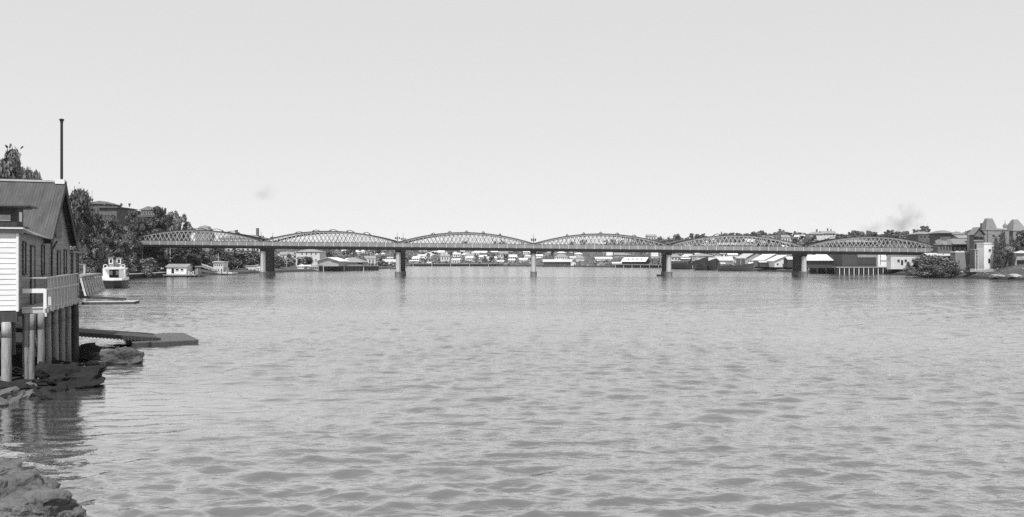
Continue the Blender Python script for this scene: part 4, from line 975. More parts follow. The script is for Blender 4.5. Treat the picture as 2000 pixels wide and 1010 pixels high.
# far-shore long shed, dormered shed and wharf
bldg('long_wharf_shed', 'long low wharf shed with pale roof and dark open front right of the middle pier', 'shed', 1062, 1116, 511.5, 800, 14, M['timber_dark'], 'gable_x', 506.5, M['roof_pale'], 1.0)
t, W, hg, rs_ = bldg('dormered_shed', 'bright white-roofed shed with small roof dormers above a dark wharf in fourth span', 'shed', 1216, 1258, 511, 705, 18, M['timber_dark'], 'gable_x', 502.5, M['roof_white'], 1.0, rz=-22)
for q in range(4):
    MB().box(-W * .3 + q * W * .19, -W * .3 + q * W * .19 + 1.1, 3.2, 6, hg + rs_ * .3, hg + rs_ * .72).build('dormer', M['iron_grey'], t)
def wharf(name, label, px0, px1, Y0, Y1, zd, npile, light_every=3, dpt=10, face=True):
    ox, oy = X((px0 + px1) / 2, (Y0 + Y1) / 2), (Y0 + Y1) / 2
    t = thing(name, label, 'wharf', (ox, oy, 0))
    p, q = Vector((X(px0, Y0) - ox, Y0 - oy, 0)), Vector((X(px1, Y1) - ox, Y1 - oy, 0))
    u = (q - p).normalized(); nn = Vector((-u.y, u.x, 0))
    if nn.y < 0: nn = -nn
    MB().slab([p + Vector((0, 0, zd)), q + Vector((0, 0, zd)), q + nn * dpt + Vector((0, 0, zd)), p + nn * dpt + Vector((0, 0, zd))], .45).build('deck', M['timber'], t)
    me1 = MB().tube((0, 0, -1.2), (0, 0, zd - .46), .24, .2, 8).mesh('pile', M['timber_dark']); me2 = MB().tube((0, 0, -1.2), (0, 0, zd - .46), .24, .2, 8).mesh('pile', M['timber_light'])
    for k in range(npile):
        link('pile', me2 if k % light_every == 1 else me1, t, p + (q - p) * ((k + .3) / npile) + nn * .3)
    if face: MB().slab([p + nn * 3 + Vector((0, 0, zd - .5)), q + nn * 3 + Vector((0, 0, zd - .5)), q + nn * 3.2 + Vector((0, 0, -.9)), p + nn * 3.2 + Vector((0, 0, -.9))], .2).build('back_boarding', M['timber_dark'], t)
    return t
wharf('timber_wharf', 'dark piled wharf below the dormered bright shed on the far shore', 1195, 1296, 715, 655, 2.6, 18)
wharf('timber_wharf', 'dark piled wharf below the gabled sheds left of the rightmost pier', 1466, 1560, 520, 455, 3.6, 24)
wharf('timber_wharf', 'dark low wharf with cross braces below the big white shed roof', 1572, 1640, 424, 400, 3.4, 12)
wharf('shore_fence', 'long dark timber retaining wall on the far shore left of the middle pier', 800, 1010, 845, 845, 2.6, 40, 7, 3).name = 'retaining_wharf'
# gabled sheds on the right bank
bldg('gabled_shed', 'grey shed with broad dull roof behind the row of bright gabled sheds', 'shed', 1457, 1500, 504.5, 545, 26, M['mid'], 'gable_y', 491, M['roof_pale'], .8, [(1461, 1462.5, 509, 513), (1465.5, 1467, 509, 513)], base=2.5)
bldg('gabled_shed', 'left one of the two bright gabled sheds with dark bargeboards, dark front', 'shed', 1494, 1533, 508.5, 490, 26, M['mid'], 'gable_y', 496, M['roof_white'], .9, base=3)
bldg('gabled_shed', 'right one of the two bright gabled sheds with dark bargeboards, pale front', 'shed', 1513, 1560, 510, 472, 26, M['pale'], 'gable_y', 498, M['roof_white'], .9, [(1517, 1520.5, 514.5, 518), (1530, 1534, 515, 520)], base=3, winm=M['black'])
bldg('open_shed', 'dark open-fronted bay in front of the left bright gabled shed', 'shed', 1484, 1513, 512.5, 484, 5, M['timber_dark'], 'gable_x', 509.5, M['roof_pale'], .4, base=3)
bldg('dark_shed', 'dark square shed just left of the rightmost pier', 'shed', 1539, 1560, 507, 462, 8, M['timber_dark'], 'gable_x', 501, M['roof_pale'], .4, base=3)
bldg('white_roofed_shed', 'dark wharf shed with one very bright white roof slope right of rightmost pier', 'shed', 1578, 1640, 508.7, 402, 13, M['timber_dark'], 'gable_x', 498, M['roof_white'], 1.2, rz=-26, base=3.2)
bldg('round_roof_shed', 'grey rounded roof between the rightmost pier and the bright white roof', 'shed', 1577, 1594, 503, 450, 8, M['mid'], 'hip', 495, M['roof_mid'], .3, base=3)
# big wharf building
t, W, hg, rs_ = bldg('wharf_warehouse', 'tall dark boarded warehouse on pale piles under the sixth span', 'warehouse', 1645, 1715, 473, 388, 20, M['dark_board'], 'hip', 467, M['roof_mid'], .6, row(1650, 1712, 12, 3.2, 476.5, 481.5), winm=M['black'], base=3.4)
MB().box(-W * .07, W / 2 + .02, -.16, -.003, 3.6, 3.85).box(-W * .07, W / 2, -.12, -.003, .9, 3.5).build('lower_boarding', M['timber_dark'], t)
sb = MB()
for k in range(22): sb.box(-W * .06 + k * .42, -W * .06 + k * .42 + .14, -.1, -.003, 4.2, 6.6)
sb.build('battens', M['pale'], t)
wharf('timber_wharf', 'piled wharf under the tall dark warehouse with a row of pale piles', 1634, 1738, 384, 381, 3.35, 22, 2)
bldg('white_panel_shed', 'white panelled shed between the tall dark warehouse and the pale cottage', 'shed', 1715, 1735, 496.5, 386, 8, M['white'], 'flat', 496, M['roof_pale'], .1, [(1719, 1720, 498, 517), (1720, 1735, 508.8, 509.6)], base=3.4, winm=M['iron_dark'])
t, W, hg, rs_ = bldg('pale_cottage', 'long pale cottage with three windows and a dark door behind the upturned hulk', 'cottage', 1740, 1797, 499, 372, 4.5, M['pale'], 'gable_x', 495, M['roof_mid'], .3, row(1755, 1783, 3, 4.5, 507, 511.8), base=3.0, doors=[(1759.8, 1763.8, 508, 517.8)])

for k, (px_, yt, Yp) in enumerate(((1353, 497, 590), (1362, 500, 585), (1399, 499, 560), (1412, 501, 555), (1345, 498, 600), (1447, 500, 520), (1456, 503, 515), (1541, 499, 470), (1128, 494, 790), (1178, 492, 760), (1290, 494, 690), (724, 492, 560), (731, 490, 565), (717, 493, 555), (560, 489, 500), (700, 486, 640))):
    xx = X(px_, Yp); zz = max(1.0, Hs(xx, Yp)); hh = Z(yt, Yp) - zz
    pt_ = thing('wharf_pole', 'thin pale pole with crossarm standing on the built-up shore beyond the bridge', 'pole', (xx, Yp, zz), 0, 'thin pale poles along the far shores')
    MB().tube((0, 0, -.5), (0, 0, hh), .16, .1, 6).build('mast', M['timber_light'], pt_); MB().bar((-.9, 0, hh - .6), (.9, 0, hh - .6), .12, .12).build('crossarm', M['timber_light'], pt_)
# right bank group
bldg('gabled_brick_house', 'dark brick building with twin front gables where the bridge meets the right bank', 'building', 1832, 1864, 478, 326, 4, M['brick'], 'gable_x', 470, M['slate'], .3, row(1838, 1861, 5, 2.2, 480.5, 488.5))
tt = bpy.data.objects[-1] if False else None
for (pa, pb, ya, lab) in ((1830.5, 1843, 467.5, 'left'), (1850.5, 1863, 466.5, 'right')):
    gbl = MB(); gbt = [o for o in COL.objects if o.name.startswith('gabled_brick_house')][0]
    bx = gbt.location.x; bz = gbt.location.z
    gbl.prism([(X(pa, 325.6) - bx, Z(478, 325.6) - bz), (X(pb, 325.6) - bx, Z(478, 325.6) - bz), (X((pa + pb) / 2, 325.6) - bx, Z(ya, 325.6) - bz)], 'y', -.5, 2.4)
    gbl.build('front_gable', M['brick_mid'], gbt)
bldg('veranda_house', 'low building with grey roof and deep dark veranda right of the twin gables', 'building', 1864, 1913, 477, 325, 6, M['timber_dark'], 'gable_x', 466, M['slate'], .8, row(1870, 1908, 5, 5, 480, 490), winm=M['black'])
bldg('lean_to', 'long low shed roof with bright edge above the riverside bushes', 'shed', 1814, 1872, 499.5, 324, 6, M['timber_dark'], 'gable_x', 494, M['roof_pale'], .5)
bldg('retaining_wall_block', 'blank pale stained retaining wall below the dark veranda', 'wall', 1866, 1903, 493.5, 318, 4, M['brick_mid'], 'flat', 493.3, M['pale'], .1)
bldg('square_block', 'dark square brick block with curved parapet and flagpole above the right bridge end', 'building', 1794, 1826, 457, 400, 12, M['brick'], 'hip', 451.5, M['brick_mid'], .3, row(1799, 1822, 4, 2.5, 461, 466))
fp = thing('flagpole', 'thin flagpole on top of the dark square brick block', 'flagpole', (X(1812, 404), 404, Z(453, 404)))
MB().tube((0, 0, -1), (0, 0, 4.2), .07, .04, 6).build('pole', M['iron_grey'], fp); MB().lathe(0, 0, [(.03, 4.2), (.1, 4.28), (.03, 4.36)], 6).build('finial', M['iron_grey'], fp)
bldg('hip_block', 'dark two-storey block with wide overhanging hipped roof behind the twin gables', 'building', 1836, 1859, 455, 380, 10, M['brick'], 'hip', 449.5, M['slate'], 1.0, row(1840, 1855, 4, 2, 458, 462))
bldg('long_block', 'long low dark roofed building right of the wide hipped block', 'building', 1860, 1882, 458, 384, 10, M['brick'], 'gable_x', 453, M['slate'], .5, row(1863, 1879, 4, 2.2, 459.5, 463))
bldg('small_gable_house', 'small house with pale patch on its roof left of the dark pointed gable', 'house', 1874, 1896, 465, 350, 8, M['mid'], 'gable_x', 459, M['roof_mid'], .4)
# hotel with pyramid towers
t, W, hg, rs_ = bldg('towered_hotel', 'large grey masonry building with steep pyramid roof tower and side gable near right edge', 'building', 1921, 1971, 449.5, 312, 12, M['brick_mid'], 'gable_x', 445, M['slate'], .2, [(1938.5, 1943, 458.5, 464), (1950, 1955, 458.5, 464)])
zt = Z(446.5, 312) - t.location.z; xa, xb = X(1928, 312) - t.location.x, X(1952.5, 312) - t.location.x; zz = Z(426, 312) - t.location.z
fa = MB(); xm = (xa + xb) / 2; hw = (xb - xa) / 2
fa.add([(xa, 1, zt - .6), (xb, 1, zt - .6), (xb, 1 + 2 * hw, zt - .6), (xa, 1 + 2 * hw, zt - .6), (xm - hw * .42, 1 + hw * .6, zz), (xm + hw * .42, 1 + hw * .6, zz), (xm + hw * .42, 1 + hw * 1.4, zz), (xm - hw * .42, 1 + hw * 1.4, zz)], [(0, 1, 5, 4), (1, 2, 6, 5), (2, 3, 7, 6), (3, 0, 4, 7), (4, 5, 6, 7), (3, 2, 1, 0)])
fa.build('tower_roof', M['slate'], t)
ch = MB().box(X(1921.3, 312) - t.location.x, X(1928.5, 312) - t.location.x, 1.2, 2.5, zt - 1.2, Z(435.5, 312) - t.location.z).build('chimney', M['brick'], t)
MB().tube((X(1928.5, 312) - t.location.x, -.08, 1), (X(1928.5, 312) - t.location.x, -.08, hg), .09, .09, 6).build('downpipe', M['iron_dark'], t)
bldg('arcaded_wing', 'dark pointed gable wing with arched veranda, left side of the towered building', 'building', 1903, 1921, 458.5, 311, 3.5, M['brick'], 'gable_y', 443.5, M['slate'], .7, [(1912.5, 1920.3, 463, 469), (1901.5, 1911.5, 462, 469), (1904, 1912, 477, 487), (1913, 1920, 477, 487)], winm=M['black'])
cu = thing('cupola', 'ornate little cupola with spike on the roof between the two pyramid towers', 'cupola', (X(1963, 318), 318, Z(450, 318)))
MB().lathe(0, 0, [(.5, -1), (.55, 1.2), (.8, 1.3), (.8, 1.45)], 8).build('drum', M['pale'], cu); MB().lathe(0, 0, [(.85, 1.45), (.7, 2.0), (.3, 2.5), (.12, 2.7), (.08, 3.4), (.02, 3.9)], 8).build('dome', M['slate'], cu)
bldg('tower_house', 'pyramid-roofed tower at the right edge of the view', 'building', 1979, 2006, 451, 316, 7, M['brick_mid'], 'pyr', 428, M['slate'], .2, [(1984, 1988, 456, 462)])
bldg('roof_wing', 'dark sloping roof joining the two pyramid towers', 'building', 1966, 1984, 453, 320, 8, M['brick_mid'], 'gable_x', 446, M['roof_dark'], .3)
bldg('white_tower_house', 'tall narrow white rendered house with one dark window above the lawn', 'house', 1922, 1937, 477, 300, 5, M['white'], 'flat', 476.6, M['pale'], .15, [(1931, 1935.5, 487, 491)], doors=[(1930, 1934, 505, 514)])
bldg('grey_side_house', 'narrow grey house wall right of the tall white house', 'house', 1937.5, 1948, 482, 303, 5, M['brick_mid'], 'flat', 481.6, M['pale'], .15, [(1940, 1943, 488, 492), (1940, 1943, 500, 506)])
bldg('white_gable_house', 'little white sunlit house between the cypresses and the dark tree', 'house', 1964, 1981, 472, 318, 6, M['pale'], 'gable_x', 465, M['roof_white'], .3, [(1971, 1974, 475, 478)])
t, W, hg, rs_ = bldg('stilt_house', 'pale house with light roof on dark stumps at the right edge', 'house', 1983, 2016, 494, 292, 9, M['mid'], 'hip', 489, M['roof_pale'], .7, [(1996, 2006, 499.5, 504)], winm=M['pane_pale'])
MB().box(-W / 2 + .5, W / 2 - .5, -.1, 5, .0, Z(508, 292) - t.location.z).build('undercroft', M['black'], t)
st = thing('timber_stair', 'open timber stair and landing with posts beside the white narrow house', 'stair', (X(1913, 304), 304, Hs(X(1913, 304), 304)))
z0 = st.location.z
xs0, xs1, xs2 = X(1904, 304) - st.location.x, X(1916, 304) - st.location.x, X(1924, 304) - st.location.x
MB().box(xs0, xs1 + .4, 0, 2, Z(500, 304) - z0, Z(499.4, 304) - z0).build('landing', M['timber'], st); MB().box(xs0 - .4, xs1 + 1, -.3, 2.4, Z(487.5, 304) - z0, Z(486.7, 304) - z0).build('roof', M['roof_pale'], st)
MB().bar((xs1, .3, Z(499.6, 304) - z0), (xs2, .3, Z(515, 304) - z0), .9, .16).build('flight', M['timber_light'], st)
for xx in (xs0 + .2, (xs0 + xs1) / 2, xs1): MB().box(xx - .08, xx + .08, -.1, .06, -.5, Z(487.6, 304) - z0).build('post', M['timber_light'], st)
# hill mansion, chimneys
t, W, hg, rs_ = bldg('hill_mansion', 'rambling gabled mansion with verandas on the skyline hill behind the sixth arch', 'mansion', 1584, 1607, 457, 760, 10, M['pale'], 'hip', 452.3, M['roof_mid'], .9, row(1588, 1603, 4, 2.2, 458, 460), chim=((.15, 1.2, 2.0),))
bldg('hill_mansion', 'right wing of the skyline mansion with broad gable and spiky roof', 'mansion', 1606, 1632, 456, 764, 10, M['pale'], 'gable_x', 451, M['roof_mid'], .9, row(1610, 1628, 4, 2.2, 457.5, 460), chim=((.05, 1.0, 2.2), (.3, .8, 1.6)))
for (px_, yt, r_, lab) in ((1523.2, 447, .95, 'taller of the twin thin factory chimneys on the skyline behind the fifth arch'), (1520.6, 451.5, .9, 'shorter of the twin thin factory chimneys on the skyline behind the fifth arch')):
    Yc = 640; zc = Hs(X(px_, Yc), Yc); hc = Z(yt, Yc) - zc
    c_ = thing('factory_chimney', lab, 'chimney', (X(px_, Yc), Yc, zc), 0, 'twin factory chimneys')
    MB().lathe(0, 0, [(r_ * 1.35, -1), (r_ * 1.25, 2), (r_, 3), (r_ * .85, hc - 1)], 12).build('stack', M['brick'], c_); MB().lathe(0, 0, [(r_ * 1.0, hc - 1), (r_ * 1.05, hc - .2), (r_ * .9, hc)], 12).build('cap', M['brick'], c_)
# landing veranda above the boathouse on the left bank
vb = thing('bank_shelter', 'open dark shelter with flat roof and white railing just behind the boathouse gable', 'shelter', (X(160, 282), 282, Hs(X(160, 282), 282)))
zb = vb.location.z; xo = vb.location.x
MB().box(-5, X(166.5, 282) - xo, 0, 4, Z(439, 282) - zb, Z(437.5, 282) - zb).build('roof', M['roof_mid'], vb)
for px_ in (152, 155, 164): MB().box(X(px_, 282) - xo - .1, X(px_, 282) - xo + .1, .2, .4, -.5, Z(439, 282) - zb).build('post', M['timber_dark'], vb)
MB().box(-5, X(184, 282) - xo, .1, 4, Z(468.5, 282) - zb, Z(467, 282) - zb).build('floor', M['timber'], vb)
rr_ = MB().box(X(160, 282) - xo, X(184, 282) - xo, .1, .18, Z(463.5, 282) - zb, Z(462.5, 282) - zb)
for q in range(7): rr_.box(X(160 + q * 4, 282) - xo - .05, X(160 + q * 4, 282) - xo + .05, .1, .18, Z(467, 282) - zb, Z(463, 282) - zb)
rr_.build('railing', M['white'], vb)
for q in range(4): MB().box(X(157 + q * 8.5, 282) - xo - .12, X(157 + q * 8.5, 282) - xo + .12, .4, .64, -1, Z(468.6, 282) - zb).build('stump', M['timber_dark'], vb)

# right bank fence, boulders
fc = thing('riverside_fence', 'low pale paling fence along the right bank lawn', 'fence', (X(1935, hit(1935, 531, 240)), hit(1935, 531, 240), Hs(X(1935, hit(1935, 531, 240)), hit(1935, 531, 240)) - 1.9))
mb = MB()
for k in range(60):
    xx = -7 + k * .28; yv = -k * .06
    mb.box(xx, xx + .12, yv, yv + .05, 1.9, 2.9)
mb.bar((-7, .02, 2.7), (9.6, -3.5, 2.7), .06, .1); mb.build('palings', M['timber_light'], fc); MB().bar((-7, .1, 2.0), (9.6, -3.4, 2.0), .25, .3).build('plinth', M['shore_rock'], fc)

# ------------------------------------------------------------------ rocks
import bmesh
rt0 = random.Random(21)
def rock_mesh(name, dims, seed, m, rough=.35, sub=3, flat=0.0):
    bm = bmesh.new(); bmesh.ops.create_icosphere(bm, subdivisions=sub, radius=1)
    off = Vector((seed * 3.17, seed * 1.3, seed * 7.7))
    rs = random.Random(seed)
    cuts = []
    for q in range(16):
        nv = Vector((rs.gauss(0, 1), rs.gauss(0, 1), rs.gauss(0, 1))).normalized(); cuts.append((nv, rs.uniform(.55, .92)))
    for v in bm.verts:
        p = v.co.copy()
        for nv, dd in cuts:
            e = p.dot(nv) - dd
            if e > 0: p = p - nv * e * .92
        d = mnoise.noise(p * 1.1 + off) * rough * .9 + mnoise.noise(p * 2.6 + off) * rough * .6 + mnoise.noise(p * 6 + off) * rough * .22
        c = mnoise.cell(p * 3.1 + off) * rough * .16
        v.co = p * (1 + d + c)
        if flat: v.co.z = max(-flat, min(flat, v.co.z)) / flat * .6 + v.co.z * .25
        v.co = Vector((v.co.x * dims[0], v.co.y * dims[1], v.co.z * dims[2]))
    me = bpy.data.meshes.new(name); bm.to_mesh(me); bm.free(); me.materials.append(m)
    return me
def rock(label, px, py, z, dims, seed, m, rz=0, tilt=(0, 0), group=None, flat=0.0, name='boulder', rough=.35, sub=3):
    Y = YW(py, z)
    o = link(name, rock_mesh(name, dims, seed, m, rough, sub, flat), None, (X(px, Y), Y, z))
    o.rotation_euler = (tilt[0], tilt[1], rz)
    return tag(o, label, 'rock', group)
rock('jagged flat reef of pale rock in the water in front of the near pontoon ramp', 233, 706, .12, (1.75, 1.2, .95), 3, M['reef'], .2, name='rock_reef', rough=.5, sub=4)
rock('small knob of rock at the right tip of the jagged reef', 272, 694, .2, (.4, .35, .34), 9, M['reef'], .5)
rock('low dark rock ledge between the jagged reef and the boathouse piles', 192, 714, .1, (.75, .7, .38), 5, M['rock'], .8, rough=.5)
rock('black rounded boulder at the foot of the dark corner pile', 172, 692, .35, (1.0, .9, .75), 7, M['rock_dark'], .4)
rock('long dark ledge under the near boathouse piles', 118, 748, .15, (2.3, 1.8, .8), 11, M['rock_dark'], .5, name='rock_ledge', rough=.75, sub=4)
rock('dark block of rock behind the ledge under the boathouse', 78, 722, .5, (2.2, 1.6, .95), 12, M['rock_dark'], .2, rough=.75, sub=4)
rk = [(15, 770, .7, .45, .3), (40, 760, .6, .35, .22), (52, 772, .4, .3, .2), (30, 783, .55, .3, .18), (4, 750, .6, .5, .4), (62, 757, .35, .3, .25), (5, 786, .6, .35, .15), (72, 766, .45, .3, .15), (85, 775, .5, .3, .12)]
lb = ['broad slab of rock below the pale front pile', 'tilted slab of rock right at the foot of the pale front pile', 'small sharp rock right of the pale front pile', 'flat slab at the waterline below the pale front pile', 'high rock at the left edge behind the pale front pile', 'sunlit wedge of rock beside the dark ledge', 'lowest slab at the left edge of the rocks under the boathouse', 'low wet slab right of the sunlit wedge', 'outermost low wet slab in the shaded cove']
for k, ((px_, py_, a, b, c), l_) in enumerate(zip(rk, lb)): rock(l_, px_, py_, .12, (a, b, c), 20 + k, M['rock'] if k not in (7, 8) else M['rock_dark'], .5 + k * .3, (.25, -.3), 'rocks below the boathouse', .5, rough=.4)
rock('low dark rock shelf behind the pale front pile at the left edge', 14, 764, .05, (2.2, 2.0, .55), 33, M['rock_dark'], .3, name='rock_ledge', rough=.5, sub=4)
for k in range(26):
    px_ = rt0.uniform(0, 180); py_ = rt0.uniform(738, 788) - px_ * .2
    rock('loose stone in the jumble of rocks below the boathouse front', px_, py_, .12, (rt0.uniform(.18, .5), rt0.uniform(.15, .4), rt0.uniform(.12, .3)), 120 + k, M['reef'] if px_ < 60 and k % 2 else M['rock_dark'], k, (.2, .1), 'small loose stones below the boathouse', rough=.4, sub=2)  # darker stones to the right, shade below the boathouse put into their colour
for k in range(16):
    px_ = rt0.uniform(0, 150); py_ = 905 + px_ * .62 + rt0.uniform(0, 28)
    rock('small loose stone on the bottom left outcrop', px_, py_, .18, (rt0.uniform(.08, .2), rt0.uniform(.07, .16), rt0.uniform(.06, .13)), 150 + k, M['rock'] if k % 3 else M['rock_dark'], k, (.2, .1), 'small loose stones on the outcrop', rough=.4, sub=2)
# foreground outcrop, bottom left
rock('large sloping smooth rock outcrop in the bottom left corner', -95, 1012, .2, (2.35, 2.3, 1.0), 41, M['rock'], -.5, (.0, .14), name='rock_outcrop', rough=.42, sub=5)
fr_ = [(22, 918, .5, .6, .4, .26, 'cracked block on top of the bottom left outcrop'), (58, 942, .35, .42, .26, .17, 'dark-sided slab jutting over the water from the outcrop'), (70, 964, .2, .42, .32, .22, 'leaning slab below the jutting one on the outcrop'), (105, 985, .12, .62, .45, .3, 'long low slab at the water edge of the outcrop'),
       (120, 1000, .1, .6, .35, .22, 'pale tilted slab at the bottom edge right of the outcrop'), (152, 1004, .08, .2, .18, .16, 'small dark stone awash right of the outcrop'), (60, 1003, .45, .5, .3, .2, 'cracked block at the bottom edge of the outcrop')]
for k, (px_, py_, z, a, b, c, l_) in enumerate(fr_): rock(l_, px_, py_, z, (a, b, c), 50 + k, M['rock'], -.6 + k * .2, (.15, .2 + .05 * k), 'rocks of the bottom left outcrop', .55, rough=.4)
for k, (px_, py_, a, b) in enumerate(((1878, 534, 2.6, 1.3), (1890, 536, 2.2, 1.0), (1950, 541, 4.5, .9), (1985, 543, 4, .9), (1812, 538, .6, .6), (1819, 538, .5, .5))):
    Y = hit(px_, py_ + 1.5, 240); o = link('boulder', rock_mesh('boulder', (a * .7, a * .5, b * .7), 70 + k, M['shore_rock'], .45, 3), None, (X(px_, Y), Y, Hs(X(px_, Y), Y) + .2))
    tag(o, ['large pale rock at the water edge right of the bushes', 'second pale rock right of the largest shore rock', 'long low pale rock ledge below the right bank lawn', 'long low pale ledge at the far right water edge', 'left of two small pale stones under the riverside bushes', 'right of two small pale stones under the riverside bushes'][k], 'rock', 'pale rocks on the right shore')

# ------------------------------------------------------------------ trees
def leaf_mesh(name, blobs, n, leaf, seed, m, squash=.8, core=.35):
    r = np.random.default_rng(seed)
    b = np.array([(*c, *rad) for c, rad in blobs], float)
    vol = b[:, 3] * b[:, 4] * b[:, 5]; pr = vol ** .75; pr /= pr.sum()
    ch = r.choice(len(b), n, p=pr)
    d = r.normal(size=(n, 3)); d /= np.linalg.norm(d, axis=1, keepdims=True)
    rad = (core + (1 - core) * r.uniform(0, 1, n) ** .5)[:, None]
    rad *= (1 + .22 * r.normal(size=(n, 1)))
    c = b[ch, :3] + d * b[ch, 3:] * rad
    nr = d * .6 + r.normal(size=(n, 3)) * .7 + np.array([0, 0, .35]); nr /= np.linalg.norm(nr, axis=1, keepdims=True)
    t = np.cross(nr, r.normal(size=(n, 3))); t /= np.linalg.norm(t, axis=1, keepdims=True)
    u = np.cross(nr, t)
    s = (leaf * r.uniform(.5, 1.4, n))[:, None]
    v = np.stack([c - t * s - u * s * squash, c + t * s - u * s * squash * .6, c + t * s * .8 + u * s * squash, c - t * s * .7 + u * s * squash], 1).reshape(-1, 3)
    return np_mesh(name, v, np.arange(4 * n).reshape(n, 4), m, False)
def blobs_for(kind, seed):
    r = random.Random(seed); out = []
    if kind == 'round':
        for k in range(20):
            a = r.uniform(0, 6.28); q = r.uniform(.05, .38); z = r.uniform(.38, .84); f = 1 - abs(z - .58) * .9
            out.append(((q * math.cos(a) * f, q * math.sin(a) * f, z), (r.uniform(.08, .15), r.uniform(.08, .15), r.uniform(.06, .11))))
    elif kind == 'spread':
        for k in range(13):
            a = r.uniform(0, 6.28); q = r.uniform(.1, .40); z = r.uniform(.5, .9)
            out.append(((q * math.cos(a), q * math.sin(a), z), (r.uniform(.09, .16), r.uniform(.09, .16), r.uniform(.05, .09))))
    elif kind == 'tall':
        for k in range(20):
            a = r.uniform(0, 6.28); z = r.uniform(.25, .92); q = r.uniform(.02, .33) * (1.15 - z * .8)
            out.append(((q * math.cos(a), q * math.sin(a), z), (r.uniform(.08, .15), r.uniform(.08, .15), r.uniform(.04, .08))))
    elif kind == 'airy':
        for k in range(16):
            a = r.uniform(0, 6.28); q = r.uniform(.05, .4); z = r.uniform(.35, .92)
            out.append(((q * math.cos(a), q * math.sin(a), z), (r.uniform(.06, .12), r.uniform(.06, .12), r.uniform(.04, .07))))
    elif kind == 'cypress':
        for k in range(12):
            z = .08 + k * .075; q = .05
            out.append(((r.uniform(-q, q), r.uniform(-q, q), z), (.4 * (1 - z) ** .55 + .05, .4 * (1 - z) ** .55 + .05, .08)))
    elif kind == 'bush':
        for k in range(12):
            a = r.uniform(0, 6.28); q = r.uniform(.05, .36); z = r.uniform(.15, .75) * (1 - q * .6)
            out.append(((q * math.cos(a), q * math.sin(a), z), (r.uniform(.12, .2), r.uniform(.12, .2), r.uniform(.14, .24))))
    return out
def trunk_mesh(name, kind, blobs, seed):
    r = random.Random(seed); mb = MB()
    if kind == 'bush':
        for k in range(6):
            c = blobs[k][0]; mb.tube((c[0] * .2, c[1] * .2, -.05), (c[0], c[1], c[2]), .02, .006, 6)
        return mb.mesh(name, M['bark'])
    ht = {'round': .5, 'spread': .55, 'tall': .7, 'airy': .6, 'cypress': .8}[kind]
    p = Vector((0, 0, -.04)); rad = .032
    pts = []
    for k in range(5):
        q = Vector((r.uniform(-.02, .02), r.uniform(-.02, .02), ht * (k + 1) / 5)); mb.tube(p, q, rad, rad * .82, 8); pts.append(q.copy()); p = q; rad *= .82
    if kind != 'cypress':
        for k, (c, _) in enumerate(blobs):
            s = pts[min(4, 1 + k % 4)]; e = Vector(c); m_ = s.lerp(e, .5) + Vector((0, 0, .03))
            mb.tube(s, m_, .014, .009, 6); mb.tube(m_, e, .009, .004, 6)
    return mb.mesh(name, M['bark'])
TREES = {}
def tree_data(kind, v, tone, n, leaf):
    key = (kind, v, tone, n)
    if key not in TREES:
        bl = blobs_for(kind, 100 * v + len(kind))
        me = leaf_mesh('crown', bl, n, leaf, v + 7, M[tone])
        co = np.zeros(len(me.vertices) * 3, np.float32); me.vertices.foreach_get('co', co); co = co.reshape(-1, 3)
        TREES[key] = (me, trunk_mesh('trunk', kind, bl, v), float(np.percentile(co[:, 2], 99)), float(np.percentile(np.abs(co[:, :2]), 97)) * 2)
    return TREES[key]
rt = random.Random(4)
def tree(label, px, Y, ytop, wpx, kind, tone='leaf', v=0, group=None, n=5200, leaf=.021, z=None, cat='tree', name='tree'):
    x = X(px, Y); zb = Hs(x, Y) if z is None else z
    h = Z(ytop, Y) - zb; h = max(h, 1.0); wd = wpx / FP * Y
    cr_, tr_, top_, wid_ = tree_data(kind, v, tone, n, leaf)
    t = thing(name, label, cat, (x, Y, zb), rt.uniform(0, 6.28), group)
    lw = wd / wid_; h = h / top_
    link('trunk', tr_, t, scale=(lw, lw, h)); link('crown', cr_, t, scale=(lw, lw, h))
    return t
G1 = 'trees on the left bank'
